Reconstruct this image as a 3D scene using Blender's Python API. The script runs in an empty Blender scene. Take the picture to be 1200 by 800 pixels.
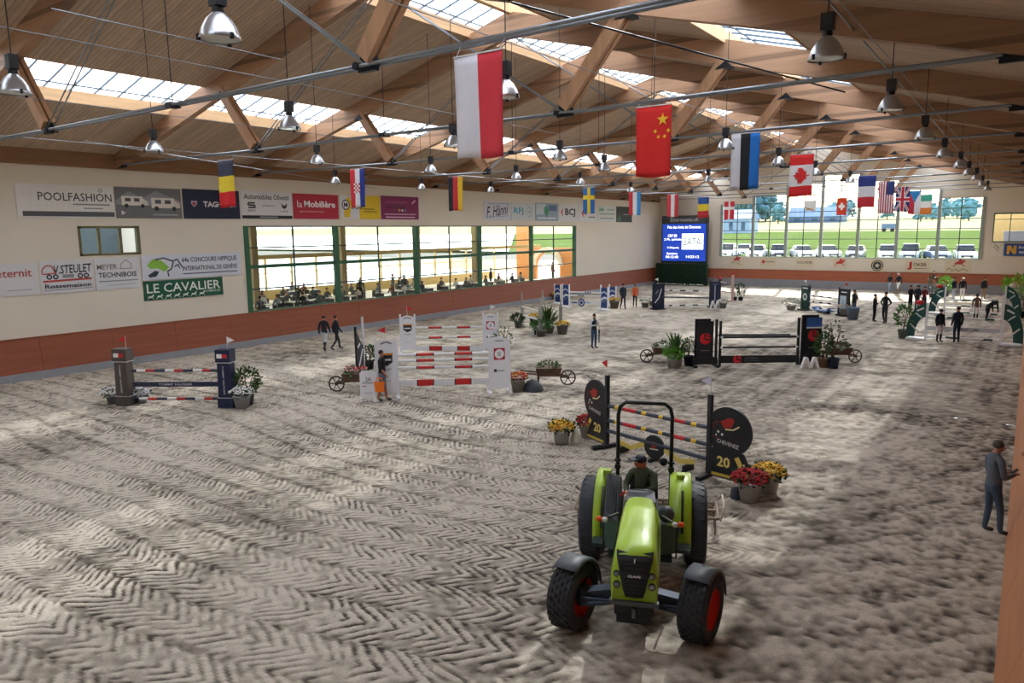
import bpy, bmesh, math, random
import numpy as np
from mathutils import Vector, Matrix, Euler
rnd = random.Random(7)
SC = bpy.context.scene
COL = SC.collection
PI = math.pi
# ------------------------------------------------------------------ camera
cam_d = bpy.data.cameras.new('camera'); cam = bpy.data.objects.new('camera', cam_d); COL.objects.link(cam)
cam_d.sensor_width = 36; cam_d.lens = 25.3717; cam_d.clip_end = 3000; cam_d.clip_start = .05
cam.matrix_world = Matrix([[0.813899, -0.078743, 0.575646, 0.0], [0.5809, 0.129266, -0.803645, 0.0], [-0.01113, 0.988479, 0.150951, 5.7], [0.0, 0.0, 0.0, 1.0]])
SC.camera = cam
# ------------------------------------------------------------------ sky, sun, exposure
w = bpy.data.worlds.new('sky'); SC.world = w; w.use_nodes = True
nt = w.node_tree; nt.nodes.clear()
sky = nt.nodes.new('ShaderNodeTexSky'); sky.sky_type = 'NISHITA'; sky.sun_disc = False
sky.sun_elevation = math.radians(41); sky.sun_rotation = math.radians(-12); sky.air_density = 1.0; sky.dust_density = 3.0
tc = nt.nodes.new('ShaderNodeTexCoord'); nz = nt.nodes.new('ShaderNodeTexNoise'); nz.inputs['Scale'].default_value = 2.2; nz.inputs['Detail'].default_value = 5
mp = nt.nodes.new('ShaderNodeMapping'); mp.inputs['Scale'].default_value = (1, 1, 3)
rp = nt.nodes.new('ShaderNodeValToRGB'); rp.color_ramp.elements[0].position = .38; rp.color_ramp.elements[1].position = .6
mx = nt.nodes.new('ShaderNodeMix'); mx.data_type = 'RGBA'; mx.inputs[7].default_value = (3.6, 3.8, 4.1, 1)
bg = nt.nodes.new('ShaderNodeBackground'); bg.inputs['Strength'].default_value = .56
wo = nt.nodes.new('ShaderNodeOutputWorld')
L = nt.links.new
L(tc.outputs['Generated'], mp.inputs[0]); L(mp.outputs[0], nz.inputs['Vector']); L(nz.outputs['Fac'], rp.inputs['Fac'])
L(rp.outputs['Color'], mx.inputs[0]); L(sky.outputs[0], mx.inputs[6]); L(mx.outputs[2], bg.inputs['Color']); L(bg.outputs[0], wo.inputs[0])
sun_d = bpy.data.lights.new('sun', 'SUN'); sun_d.energy = 8; sun_d.angle = math.radians(1.0); sun_d.color = (1, .95, .87)
sun = bpy.data.objects.new('sun', sun_d); COL.objects.link(sun)
sd = Vector((-.20, 1, 0)).normalized() * math.cos(math.radians(41)) + Vector((0, 0, math.sin(math.radians(41))))
sun.rotation_euler = sd.to_track_quat('Z', 'Y').to_euler()
vs = SC.view_settings; vs.view_transform = 'Standard'; vs.look = 'None'; vs.gamma = 1; vs.use_curve_mapping = False; vs.exposure = 0.9
try:
    SC.cycles.use_denoising = True; SC.cycles.sample_clamp_indirect = 6
    SC.cycles.max_bounces = 10; SC.cycles.diffuse_bounces = 5; SC.cycles.transparent_max_bounces = 16
except Exception: pass

# ------------------------------------------------------------------ materials
def lin(h):
    h = h.lstrip('#'); o = []
    for i in (0, 2, 4):
        c = int(h[i:i+2], 16)/255; o.append(c/12.92 if c <= .04045 else ((c+.055)/1.055)**2.4)
    return (*o, 1)
_M = {}
def M(h, rough=.6, metal=0, var=.07, sc=6, spec=.4, coat=0):
    key = (h, rough, metal, var, sc, coat, spec)
    if key in _M: return _M[key]
    m = bpy.data.materials.new('paint_' + h); m.use_nodes = True; n = m.node_tree; b = n.nodes['Principled BSDF']
    c = lin(h)
    tc = n.nodes.new('ShaderNodeTexCoord'); no = n.nodes.new('ShaderNodeTexNoise'); no.inputs['Scale'].default_value = sc; no.inputs['Detail'].default_value = 4
    n.links.new(tc.outputs['Object'], no.inputs['Vector'])
    x = n.nodes.new('ShaderNodeMix'); x.data_type = 'RGBA'
    x.inputs[6].default_value = tuple(v*(1-var*1.6) for v in c[:3]) + (1,); x.inputs[7].default_value = tuple(min(1, v*(1+var*1.6)) for v in c[:3]) + (1,)
    n.links.new(no.outputs['Fac'], x.inputs[0]); n.links.new(x.outputs[2], b.inputs['Base Color'])
    b.inputs['Roughness'].default_value = rough; b.inputs['Metallic'].default_value = metal; b.inputs['Specular IOR Level'].default_value = spec
    if coat: b.inputs['Coat Weight'].default_value = coat; b.inputs['Coat Roughness'].default_value = .08
    _M[key] = m; return m
def emis(name, h, s):
    m = bpy.data.materials.new(name); m.use_nodes = True; b = m.node_tree.nodes['Principled BSDF']
    b.inputs['Base Color'].default_value = lin(h); b.inputs['Emission Color'].default_value = lin(h); b.inputs['Emission Strength'].default_value = s; return m
def wood(name, h, axis, bump=.15, var=.22, planks=None):
    # axis: grain direction 0/1/2 ; planks = (axis, pitch) for grooves between boards
    m = bpy.data.materials.new(name); m.use_nodes = True; n = m.node_tree; b = n.nodes['Principled BSDF']; N = n.nodes.new; K = n.links.new
    tc = N('ShaderNodeTexCoord'); mp = N('ShaderNodeMapping'); s = [7, 7, 7]; s[axis] = .35; mp.inputs['Scale'].default_value = s
    K(tc.outputs['Object'], mp.inputs[0]); no = N('ShaderNodeTexNoise'); no.inputs['Scale'].default_value = 1; no.inputs['Detail'].default_value = 6; no.inputs['Distortion'].default_value = .6
    K(mp.outputs[0], no.inputs['Vector'])
    c = lin(h); rp = N('ShaderNodeValToRGB'); rp.color_ramp.elements[0].position = .3; rp.color_ramp.elements[1].position = .7
    rp.color_ramp.elements[0].color = tuple(v*(1-var) for v in c[:3]) + (1,); rp.color_ramp.elements[1].color = tuple(min(1, v*(1+var)) for v in c[:3]) + (1,)
    K(no.outputs['Fac'], rp.inputs['Fac']); out = rp.outputs['Color']; hgt = no.outputs['Fac']
    if planks:
        ax, pitch = planks; sx = N('ShaderNodeSeparateXYZ'); K(tc.outputs['Object'], sx.inputs[0])
        d = N('ShaderNodeMath'); d.operation = 'DIVIDE'; d.inputs[1].default_value = pitch; K(sx.outputs[ax], d.inputs[0])
        f = N('ShaderNodeMath'); f.operation = 'FRACT'; K(d.outputs[0], f.inputs[0])
        g = N('ShaderNodeMath'); g.operation = 'LESS_THAN'; g.inputs[1].default_value = .16; K(f.outputs[0], g.inputs[0])
        fl = N('ShaderNodeMath'); fl.operation = 'FLOOR'; K(d.outputs[0], fl.inputs[0]); wn = N('ShaderNodeTexWhiteNoise'); wn.noise_dimensions = '1D'; K(fl.outputs[0], wn.inputs['W'])
        mr = N('ShaderNodeMapRange'); mr.inputs['To Min'].default_value = .86; mr.inputs['To Max'].default_value = 1.1; K(wn.outputs['Value'], mr.inputs['Value'])
        g2 = N('ShaderNodeMath'); g2.operation = 'MULTIPLY_ADD'; g2.inputs[1].default_value = -.35; K(g.outputs[0], g2.inputs[0]); K(mr.outputs[0], g2.inputs[2])
        mu = N('ShaderNodeVectorMath'); mu.operation = 'SCALE'; K(out, mu.inputs[0]); K(g2.outputs[0], mu.inputs['Scale']); out = mu.outputs[0]
        sb = N('ShaderNodeMath'); sb.operation = 'SUBTRACT'; K(no.outputs['Fac'], sb.inputs[0]); K(g.outputs[0], sb.inputs[1]); hgt = sb.outputs[0]
    K(out, b.inputs['Base Color']); b.inputs['Roughness'].default_value = .62
    bp = N('ShaderNodeBump'); bp.inputs['Strength'].default_value = bump; bp.inputs['Distance'].default_value = .01; K(hgt, bp.inputs['Height']); K(bp.outputs[0], b.inputs['Normal'])
    return m
def glassmat(name, tint, refl=.08, rough=.02):
    m = bpy.data.materials.new(name); m.use_nodes = True; n = m.node_tree; n.nodes.clear(); N = n.nodes.new; K = n.links.new
    o = N('ShaderNodeOutputMaterial'); t = N('ShaderNodeBsdfTransparent'); t.inputs[0].default_value = tint; g = N('ShaderNodeBsdfGlossy'); g.inputs['Roughness'].default_value = rough
    x = N('ShaderNodeMixShader'); lw = N('ShaderNodeLayerWeight'); lw.inputs['Blend'].default_value = .5; pw = N('ShaderNodeMath'); pw.operation = 'POWER'; pw.inputs[1].default_value = 5; K(lw.outputs['Facing'], pw.inputs[0]); fr = N('ShaderNodeMath'); fr.operation = 'MULTIPLY_ADD'; fr.inputs[1].default_value = .7; fr.inputs[2].default_value = .03; K(pw.outputs[0], fr.inputs[0])
    K(fr.outputs[0], x.inputs[0]); K(t.outputs[0], x.inputs[1]); K(g.outputs[0], x.inputs[2]); K(x.outputs[0], o.inputs[0]); return m
GLASS = glassmat('clear_glass', (.93, .96, .95, 1))
def polycarb():
    m = bpy.data.materials.new('translucent_sheet'); m.use_nodes = True; n = m.node_tree; n.nodes.clear(); N = n.nodes.new; K = n.links.new
    o = N('ShaderNodeOutputMaterial'); t = N('ShaderNodeBsdfTransparent'); t.inputs[0].default_value = (.9, .95, 1, 1)
    tl = N('ShaderNodeBsdfTranslucent'); tl.inputs[0].default_value = (.93, .96, .98, 1)
    no = N('ShaderNodeTexNoise'); no.inputs['Scale'].default_value = 1.5
    df = N('ShaderNodeBsdfDiffuse'); df.inputs[0].default_value = (.75, .8, .84, 1)
    x = N('ShaderNodeMixShader'); x.inputs[0].default_value = .8; x2 = N('ShaderNodeMixShader'); x2.inputs[0].default_value = .15
    K(t.outputs[0], x.inputs[1]); K(tl.outputs[0], x.inputs[2]); K(x.outputs[0], x2.inputs[1]); K(df.outputs[0], x2.inputs[2]); K(x2.outputs[0], o.inputs[0]); return m
SHEET = polycarb()

# ------------------------------------------------------------------ mesh builder
class MB:
    def __init__(s): s.v = []; s.f = []; s.m = []; s.X = Matrix(); s.sm = []
    def add(s, vs, fs, mi=0, smooth=False):
        b = len(s.v); X = s.X; s.v += [tuple(X @ Vector(v)) for v in vs]; s.f += [tuple(b+i for i in f) for f in fs]
        s.m += ([mi]*len(fs) if isinstance(mi, int) else list(mi)); s.sm += [smooth]*len(fs); return s
    def box(s, a, b, mi=0):
        x0, y0, z0 = a; x1, y1, z1 = b
        return s.add([(x0,y0,z0),(x1,y0,z0),(x1,y1,z0),(x0,y1,z0),(x0,y0,z1),(x1,y0,z1),(x1,y1,z1),(x0,y1,z1)],
              [(0,3,2,1),(4,5,6,7),(0,1,5,4),(1,2,6,5),(2,3,7,6),(3,0,4,7)], mi)
    def bar(s, p, q, w, h, mi=0, up=(0,0,1)):
        p = Vector(p); q = Vector(q); d = (q-p).normalized(); u = Vector(up)
        if abs(d.dot(u)) > .98: u = Vector((0,1,0))
        r = d.cross(u).normalized()*w/2; u = r.cross(d).normalized()*h/2
        vs = [c+a*r+b*u for c in (p, q) for a, b in ((-1,-1),(1,-1),(1,1),(-1,1))]
        return s.add(vs, [(0,1,2,3),(7,6,5,4),(0,4,5,1),(1,5,6,2),(2,6,7,3),(3,7,4,0)], mi)
    def tube(s, pts, r, n=8, mi=0, cap=True, closed=False):
        pts = [Vector(p) for p in pts]; vs = []; k = len(pts); rs = r if isinstance(r, (list, tuple)) else [r]*k; pu = None
        for i, p in enumerate(pts):
            if closed: d = pts[(i+1) % k]-pts[i-1]
            else: d = pts[min(i+1, k-1)]-pts[max(i-1, 0)]
            d.normalize()
            if pu is None: pu = Vector((0,0,1)) if abs(d.z) < .9 else Vector((0,1,0))
            a = d.cross(pu).normalized(); b = a.cross(d).normalized(); pu = b
            vs += [p+(a*math.cos(2*PI*j/n)+b*math.sin(2*PI*j/n))*rs[i] for j in range(n)]
        fs = []
        for i in range(k if closed else k-1):
            o = i*n; e = ((i+1) % k)*n
            fs += [(o+j, o+(j+1) % n, e+(j+1) % n, e+j) for j in range(n)]
        s.add(vs, fs, mi, True)
        if cap and not closed: s.add(vs[:n], [tuple(range(n))], mi); s.add(vs[-n:], [tuple(reversed(range(n)))], mi)
        return s
    def lathe(s, prof, n=16, mi=0, o=(0,0,0), axis=2, caps=True):
        vs = []; ox, oy, oz = o
        for r, z in prof:
            for j in range(n):
                a = 2*PI*j/n; c, d = r*math.cos(a), r*math.sin(a)
                vs.append({2:(ox+c,oy+d,oz+z), 0:(ox+z,oy+c,oz+d), 1:(ox+c,oy+z,oz+d)}[axis])
        k = len(prof); mis = mi
        s.add(vs, [(i*n+j, i*n+(j+1) % n, (i+1)*n+(j+1) % n, (i+1)*n+j) for i in range(k-1) for j in range(n)], mi, True)
        if caps:
            if prof[0][0] > 1e-4: s.add(vs[:n], [tuple(reversed(range(n)))], mi)
            if prof[-1][0] > 1e-4: s.add(vs[-n:], [tuple(range(n))], mi)
        return s
    def ball(s, c, r, n=8, mi=0, sq=(1,1,1)):
        m = n//2+1; pr = [(math.sin(PI*i/m), -math.cos(PI*i/m)) for i in range(m+1)]; vs = []
        for a, z in pr:
            for j in range(n): vs.append((c[0]+r*sq[0]*a*math.cos(2*PI*j/n), c[1]+r*sq[1]*a*math.sin(2*PI*j/n), c[2]+r*sq[2]*z))
        return s.add(vs, [(i*n+j, i*n+(j+1) % n, (i+1)*n+(j+1) % n, (i+1)*n+j) for i in range(m) for j in range(n)], mi, True)
    def prism(s, poly, y0, y1, mi=0, edge=None):   # polygon in XZ, extruded along Y
        n = len(poly); vs = [(x, y0, z) for x, z in poly]+[(x, y1, z) for x, z in poly]
        e = mi if edge is None else edge
        return s.add(vs, [tuple(range(n)), tuple(reversed(range(n, 2*n)))]+[(i, n+i, n+(i+1) % n, (i+1) % n) for i in range(n)], [mi, mi]+[e]*n)
    def disc(s, cx, cz, r, y0, y1, mi=0, n=28, edge=None, sx=1): return s.prism([(cx+sx*r*math.cos(2*PI*i/n), cz+r*math.sin(2*PI*i/n)) for i in range(n)], y0, y1, mi, edge)
    def build(s, name, mats, parent=None, label=None, bevel=0):
        me = bpy.data.meshes.new(name); me.from_pydata(s.v, [], s.f)
        if not isinstance(mats, (list, tuple)): mats = [mats]
        for m in mats: me.materials.append(m)
        me.polygons.foreach_set('material_index', s.m); me.polygons.foreach_set('use_smooth', s.sm)
        bm = bmesh.new(); bm.from_mesh(me); bmesh.ops.recalc_face_normals(bm, faces=bm.faces)
        if bevel: bmesh.ops.remove_doubles(bm, verts=bm.verts, dist=1e-5); bmesh.ops.bevel(bm, geom=[e for e in bm.edges if len(e.link_faces) == 2 and e.calc_face_angle(0) > .6], offset=bevel, segments=2, affect='EDGES', profile=.6)
        bm.to_mesh(me); bm.free(); me.update()
        o = bpy.data.objects.new(name, me); COL.objects.link(o)
        if parent is not None: o.parent = parent
        if label: o['label'] = label
        return o
def tag(o, label, cat, group=None, kind=None):
    o['label'] = label; o['category'] = cat
    if group: o['group'] = group
    if kind: o['kind'] = kind
    return o
def thing(name, label, cat, loc=(0,0,0), rz=0, group=None):
    o = bpy.data.objects.new(name, None); COL.objects.link(o); o.empty_display_size = .2
    o.location = loc; o.rotation_euler = (0, 0, rz); return tag(o, label, cat, group)
def struct(o): o['kind'] = 'structure'; return o
def setloc(o, loc, rz=0): o.location = loc; o.rotation_euler = (0, 0, rz); return o
def copy_tree(o, parent=None):
    c = o.copy(); COL.objects.link(c); c.parent = parent
    for ch in list(o.children): copy_tree(ch, c)
    return c
def share(src, name, parent, loc=(0,0,0), rz=0):
    o = bpy.data.objects.new(name, src.data); COL.objects.link(o); o.parent = parent; o.location = loc; o.rotation_euler = (0,0,rz); return o
def ang(p, q): return math.atan2(q[1]-p[1], q[0]-p[0])

# ------------------------------------------------------------------ lettering
_T = {}
def text_geo(st, bold=0):
    k = (st, bold)
    if k in _T: return _T[k]
    cu = bpy.data.curves.new('letters', 'FONT'); cu.body = st; cu.size = 1; cu.resolution_u = 2; cu.offset = bold; cu.fill_mode = 'FRONT'
    ob = bpy.data.objects.new('letters', cu); COL.objects.link(ob)
    dg = bpy.context.evaluated_depsgraph_get(); me = bpy.data.meshes.new_from_object(ob.evaluated_get(dg))
    vs = [tuple(v.co) for v in me.vertices]; fs = [tuple(p.vertices) for p in me.polygons]
    bpy.data.objects.remove(ob); bpy.data.curves.remove(cu); bpy.data.meshes.remove(me)
    xs = [v[0] for v in vs]; ys = [v[1] for v in vs]
    _T[k] = (vs, fs, min(xs), max(xs), min(ys), max(ys)); return _T[k]
def put_text(mb, st, cx, cz, wd, hg, y, mi=0, bold=0, rot=0, shear=0):
    vs, fs, x0, x1, y0, y1 = text_geo(st, bold); c, s_ = math.cos(rot), math.sin(rot); o = []
    for v in vs:
        a = ((v[0]-x0)/(x1-x0)-.5)*wd; b = ((v[1]-y0)/max(1e-6, y1-y0)-.5)*hg; a += shear*b
        o.append((cx+a*c-b*s_, y, cz+a*s_+b*c))
    mb.add(o, fs, mi)
def sign_art(parent, items, y=-.012, name='lettering'):
    """items: ('t',text,cx,cz,w,h,hex[,bold,rot,shear]) ('r',x0,z0,x1,z1,hex) ('d',cx,cz,r,hex[,sx]) ('p',[pts],hex) -> one flat printed layer"""
    mb = MB(); mats = []; idx = {}
    def mi(h):
        if h not in idx: idx[h] = len(mats); mats.append(M(h, .5, var=.03))
        return idx[h]
    for i, it in enumerate(items):
        yy = y-.0012*i
        if it[0] == 't': put_text(mb, it[1], it[2], it[3], it[4], it[5], yy, mi(it[6]), *(it[7:] if len(it) > 7 else (.01,)))
        elif it[0] == 'r': x0, z0, x1, z1 = it[1:5]; mb.add([(x0,yy,z0),(x1,yy,z0),(x1,yy,z1),(x0,yy,z1)], [(0,1,2,3)], mi(it[5]))
        elif it[0] == 'd':
            n = 24; sx = it[5] if len(it) > 5 else 1
            mb.add([(it[1]+sx*it[3]*math.cos(2*PI*j/n), yy, it[2]+it[3]*math.sin(2*PI*j/n)) for j in range(n)], [tuple(range(n))], mi(it[4]))
        elif it[0] == 'p': mb.add([(a, yy, b) for a, b in it[1]], [tuple(range(len(it[1])))], mi(it[2]))
        elif it[0] == 's':   # stroke
            P = it[1]; wd = it[2]/2
            for (a, b), (c, d) in zip(P[:-1], P[1:]):
                l = math.hypot(c-a, d-b) or 1; nx, nz_ = -(d-b)/l*wd, (c-a)/l*wd
                mb.add([(a+nx,yy,b+nz_),(a-nx,yy,b-nz_),(c-nx,yy,d-nz_),(c+nx,yy,d+nz_)], [(0,1,2,3)], mi(it[3]))
    return mb.build(name, mats, parent)
def banner(name, label, cat, loc, rz, wd, hg, h, items, group=None, th=.02, rough=.5):
    t = thing(name, label, cat, loc, rz, group)
    MB().box((-wd/2, -.01, -hg/2), (wd/2, th-.01, hg/2)).build('panel', M(h, rough, var=.03), t)
    sign_art(t, items, -.014); return t
# ================================================================== THE SETTING
XL, XR, YF, YN = -32.75, 1.5, 73.1, -6.0
TY = [9.55+6.76*k for k in range(-2, 10)]
CREAM = M('dad3c5', .8, var=.03, sc=.6); GREYST = M('8f9299', .8, var=.08, sc=2)
# ---- sand floor: raked and rolled sand with tyre tread relief
def vnoise(x, y, cell, seed):
    g = np.random.RandomState(seed).rand(512, 512).astype(np.float32)
    a = x/cell+500; b = y/cell+500; i = np.floor(a).astype(int); j = np.floor(b).astype(int); u = a-i; v = b-j; u = u*u*(3-2*u); v = v*v*(3-2*v)
    i0 = i % 512; i1 = (i+1) % 512; j0 = j % 512; j1 = (j+1) % 512
    return (g[i0, j0]*(1-u)+g[i1, j0]*u)*(1-v)+(g[i0, j1]*(1-u)+g[i1, j1]*u)*v
def sand(x, y):
    bx = np.clip(x, -40, -12); by = np.clip(y, 24, 58); dx = x-bx; dy = y-by
    wob = (vnoise(x, y, 7, 1)-.5)*1.2
    r = np.hypot(dx, dy)+wob; th = np.arctan2(dx, -dy)
    u = np.where(y < 24, np.where(x < -12, x, -12+th*12), -12+PI/2*12+(y-24))
    sw = .98; k = np.floor(r/sw); v = r/sw-k-.5
    rs = np.random.RandomState(5).rand(400); kk = (k.astype(int)) % 400; st = .55+.45*rs[kk]; off = rs[(kk*7) % 400]*3
    br = vnoise(x, y, .5, 2); br3 = vnoise(x, y, 1.3, 14); br2 = vnoise(x, y, .16, 3)
    ph = (u+off+(.42+.25*br3)*np.abs(v)*sw*1.6+(br-.5)*.13)*2*PI/.165
    lug = np.clip(np.sin(ph)*1.9+.35, -1, 1)*np.clip(1.2-np.abs(v)*1.0, 0, 1)
    gap = np.where(np.abs(np.abs(v)-.46) < .05, -1., 0.)
    near = np.clip((26-y)/8, 0, 1)*np.clip((-2.2-x)/5, .12, 1)*np.clip((r-3.)/2, 0, 1)
    brk = np.clip((vnoise(x, y, 2.6, 9)-.15)*3.2, .45, 1)*np.clip((br2-.25)*3.4, 0, 1)
    z = .027*lug*st*near*brk+.006*gap*near
    fine = np.sin(r*2*PI/.33)*.5+np.sin(r*2*PI/.9+1)*.7
    z = z+(1-near)*(.008*fine*np.clip(vnoise(x, y, 3, 4)*1.5, .2, 1)+.020*(vnoise(x, y, .42, 6)-.5))
    z = z+.026*(vnoise(x, y, .12, 7)-.5)*(.55+.6*(1-near)); big = .016*(br-.5)+.03*(vnoise(x, y, 1.7, 8)-.5)
    z = z+.03*(vnoise(x, y, .09, 10)-.5)*np.clip((x+3.5)/2, 0, 1)
    zl = z; z = (z+big)*np.clip((x+32.6)*2, 0, 1)
    damp_shade = np.clip(.45-zl*(24-10*(1-near))+.26*(vnoise(x, y, 3.1, 11)-.5)+.16*(vnoise(x, y, .8, 12)-.5), 0, 1)  # damp tone and groove shade both put into the colour, darker where lower
    return z-.012, damp_shade
def floor_mesh():
    def axis(segs):
        o = [segs[0][0]]
        for a, b, s0, s1 in segs:
            t = a
            while t < b-1e-6: t += s0+(s1-s0)*(t-a)/(b-a); o.append(min(t, b))
        return np.array(o)
    V = []; F = []; D = []; base = 0
    for xs, ys in ((axis([(XL-.1, XR, .048, .044)]), axis([(2.4, 25, .036, .07)])), (axis([(XL-.1, XR, .13, .13)]), axis([(25, 73.3, .1, .4)])), (axis([(XL-.1, XR, 2, 2)]), axis([(YN, 2.4, 2, 2)]))):
        X, Y = np.meshgrid(xs, ys); Z, dm = sand(X, Y); n, m = X.shape
        V.append(np.stack([X, Y, Z], -1).reshape(-1, 3)); D.append(dm.reshape(-1))
        i = np.arange(n-1)[:, None]*m+np.arange(m-1)[None, :]+base
        F.append(np.stack([i, i+1, i+m+1, i+m], -1).reshape(-1, 4)); base += n*m
    V = np.concatenate(V).astype(np.float32); F = np.concatenate(F).astype(np.int32); D = np.concatenate(D).astype(np.float32)
    me = bpy.data.meshes.new('floor'); me.vertices.add(len(V)); me.vertices.foreach_set('co', V.ravel())
    me.loops.add(F.size); me.loops.foreach_set('vertex_index', F.ravel()); me.polygons.add(len(F))
    me.polygons.foreach_set('loop_start', np.arange(0, F.size, 4, dtype=np.int32)); me.polygons.foreach_set('use_smooth', np.ones(len(F), bool))
    me.update(calc_edges=True); a = me.attributes.new('damp_shade', 'FLOAT', 'POINT'); a.data.foreach_set('value', D)
    m = bpy.data.materials.new('sand'); m.use_nodes = True; n = m.node_tree; b = n.nodes['Principled BSDF']; N = n.nodes.new; K = n.links.new
    at = N('ShaderNodeAttribute'); at.attribute_name = 'damp_shade'; rp = N('ShaderNodeValToRGB'); e = rp.color_ramp.elements
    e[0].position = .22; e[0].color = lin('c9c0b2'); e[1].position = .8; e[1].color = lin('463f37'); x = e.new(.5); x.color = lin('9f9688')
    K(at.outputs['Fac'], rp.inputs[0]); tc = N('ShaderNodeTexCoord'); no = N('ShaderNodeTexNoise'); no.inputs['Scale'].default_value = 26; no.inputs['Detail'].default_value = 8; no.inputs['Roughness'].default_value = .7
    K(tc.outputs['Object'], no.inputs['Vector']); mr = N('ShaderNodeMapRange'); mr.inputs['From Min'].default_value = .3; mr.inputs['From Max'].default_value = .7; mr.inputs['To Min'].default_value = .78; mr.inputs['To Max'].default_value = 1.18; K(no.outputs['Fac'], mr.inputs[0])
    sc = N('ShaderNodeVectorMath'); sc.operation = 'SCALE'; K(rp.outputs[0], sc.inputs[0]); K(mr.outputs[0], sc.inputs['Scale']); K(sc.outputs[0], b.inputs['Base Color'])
    bp = N('ShaderNodeBump'); bp.inputs['Strength'].default_value = .6; bp.inputs['Distance'].default_value = .03; K(no.outputs['Fac'], bp.inputs['Height']); K(bp.outputs[0], b.inputs['Normal'])
    b.inputs['Roughness'].default_value = .85; b.inputs['Specular IOR Level'].default_value = .25
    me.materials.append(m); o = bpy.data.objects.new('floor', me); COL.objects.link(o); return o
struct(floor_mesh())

# ---- roof line
def deck(x): return 9.15+.275*(min(x-XL, -.05-x))          # underside of the boarding
XM = (XL-.05)/2
def build_wall(name, boxes, m=CREAM):
    b = MB()
    for a, c in boxes: b.box(a, c)
    return struct(b.build(name, m))
# left wall with the long restaurant window and the small high window
WY0, WY1, WZ0, WZ1 = 22.35, 55.5, 1.68, 6.12
build_wall('wall_left', [((XL-.3, YN, -.1), (XL, 14.4, 9.6)), ((XL-.3, 14.4, -.1), (XL, 17.0, 4.86)), ((XL-.3, 14.4, 6.12), (XL, 17.0, 9.6)),
    ((XL-.3, 17.0, -.1), (XL, WY0, 9.6)), ((XL-.3, WY0, -.1), (XL, WY1, WZ0)), ((XL-.3, WY0, WZ1), (XL, WY1, 9.6)), ((XL-.3, WY1, -.1), (XL, YF+.3, 9.6))])
build_wall('wall_right', [((XR, YN, -.1), (XR+.3, YF+.3, 9.3))], wood('wall_timber', '9c6a45', 1))
def gable(name, y0, y1, cols, m=CREAM):
    b = MB()
    for x0, x1, z0, z1 in cols:         # z1 None -> up to roof
        if z1 is None:
            pts = [(x0, z0), (x1, z0), (x1, deck(x1)+.5)]
            if x0 < XM < x1: pts.append((XM, deck(XM)+.5))
            pts.append((x0, deck(x0)+.5)); b.prism(pts, y0, y1)
        else: b.box((x0, y0, z0), (x1, y1, z1))
    return struct(b.build(name, m))
FP = [-25.9, -22.7, -19.5, -16.3, -13.1, -9.9, -6.7, -3.5]; FT = [8.1, 8.9, 9.8, 10.5, 9.8, 8.9, 8.1]; FZ0 = 2.92
cols = [(XL-.3, FP[0], -.1, None), (FP[0], FP[-1], -.1, FZ0), (FP[-1], -2.75, -.1, None), (-2.75, XR+.3, -.1, 4.35), (-2.75, XR+.3, 6.75, None)]
cols += [(FP[i], FP[i+1], FT[i], None) for i in range(7)]
gable('wall_far', YF, YF+.3, cols); gable('wall_near', YN-.3, YN, [(XL-.3, XR+.3, -.1, None)])
# ---- kick walls: leaning timber boards on a concrete curb
KW = wood('kick_wall_boards', '8c4c33', 1, var=.12); KWX = wood('kick_wall_boards_far', 'a0583a', 0, var=.12)
def kick(name, p0, p1, inward, m, n, z0=.3, z1=1.62, lean=.28, curb=True):
    t = bpy.data.objects.new(name, None); COL.objects.link(t); struct(t); p0 = Vector(p0); p1 = Vector(p1); inw = Vector(inward); d = (p1-p0)/n
    for i in range(n):
        a = p0+d*i+d.normalized()*.006; c = p0+d*(i+1)-d.normalized()*.006; vs = []
        for q in (a, c):
            vs += [q+inw*(lean+.05)+Vector((0,0,z0)), q+inw*.1+Vector((0,0,z1)), q+inw*.04+Vector((0,0,z1)), q+inw*(lean-.01)+Vector((0,0,z0))]
        b = MB(); b.add(vs, [(0,1,2,3), (7,6,5,4), (0,4,5,1), (1,5,6,2), (2,6,7,3), (3,7,4,0)]); b.build('panel', m, t)
    if not curb: return t
    c = MB(); e = p1-p0; q = [p0+inw*(lean+.12), p0, p1, p1+inw*(lean+.12)]
    c.add([v+Vector((0,0,h)) for h in (-.05, z0) for v in q], [(0,1,2,3),(7,6,5,4),(0,4,5,1),(1,5,6,2),(2,6,7,3),(3,7,4,0)]); c.build('curb', GREYST, t)
    c = MB().bar(p0+inw*.06+Vector((0,0,z1+.03)), p1+inw*.06+Vector((0,0,z1+.03)), .14, .05); c.build('cap_rail', m, t)
    return t
kick('baseboard_left', (XL, -2, 0), (XL, YF, 0), (1, 0, 0), KW, 26)
kick('baseboard_far', (XL+.3, YF, 0), (XR, YF, 0), (0, -1, 0), KWX, 12, z0=.75, lean=.2)
kick('baseboard_right', (.55, -2, 0), (.55, YF, 0), (-1, 0, 0), wood('kick_wall_boards_right', 'b87850', 1, var=.12), 26, z0=.0, z1=1.6, lean=.46, curb=False)
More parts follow.
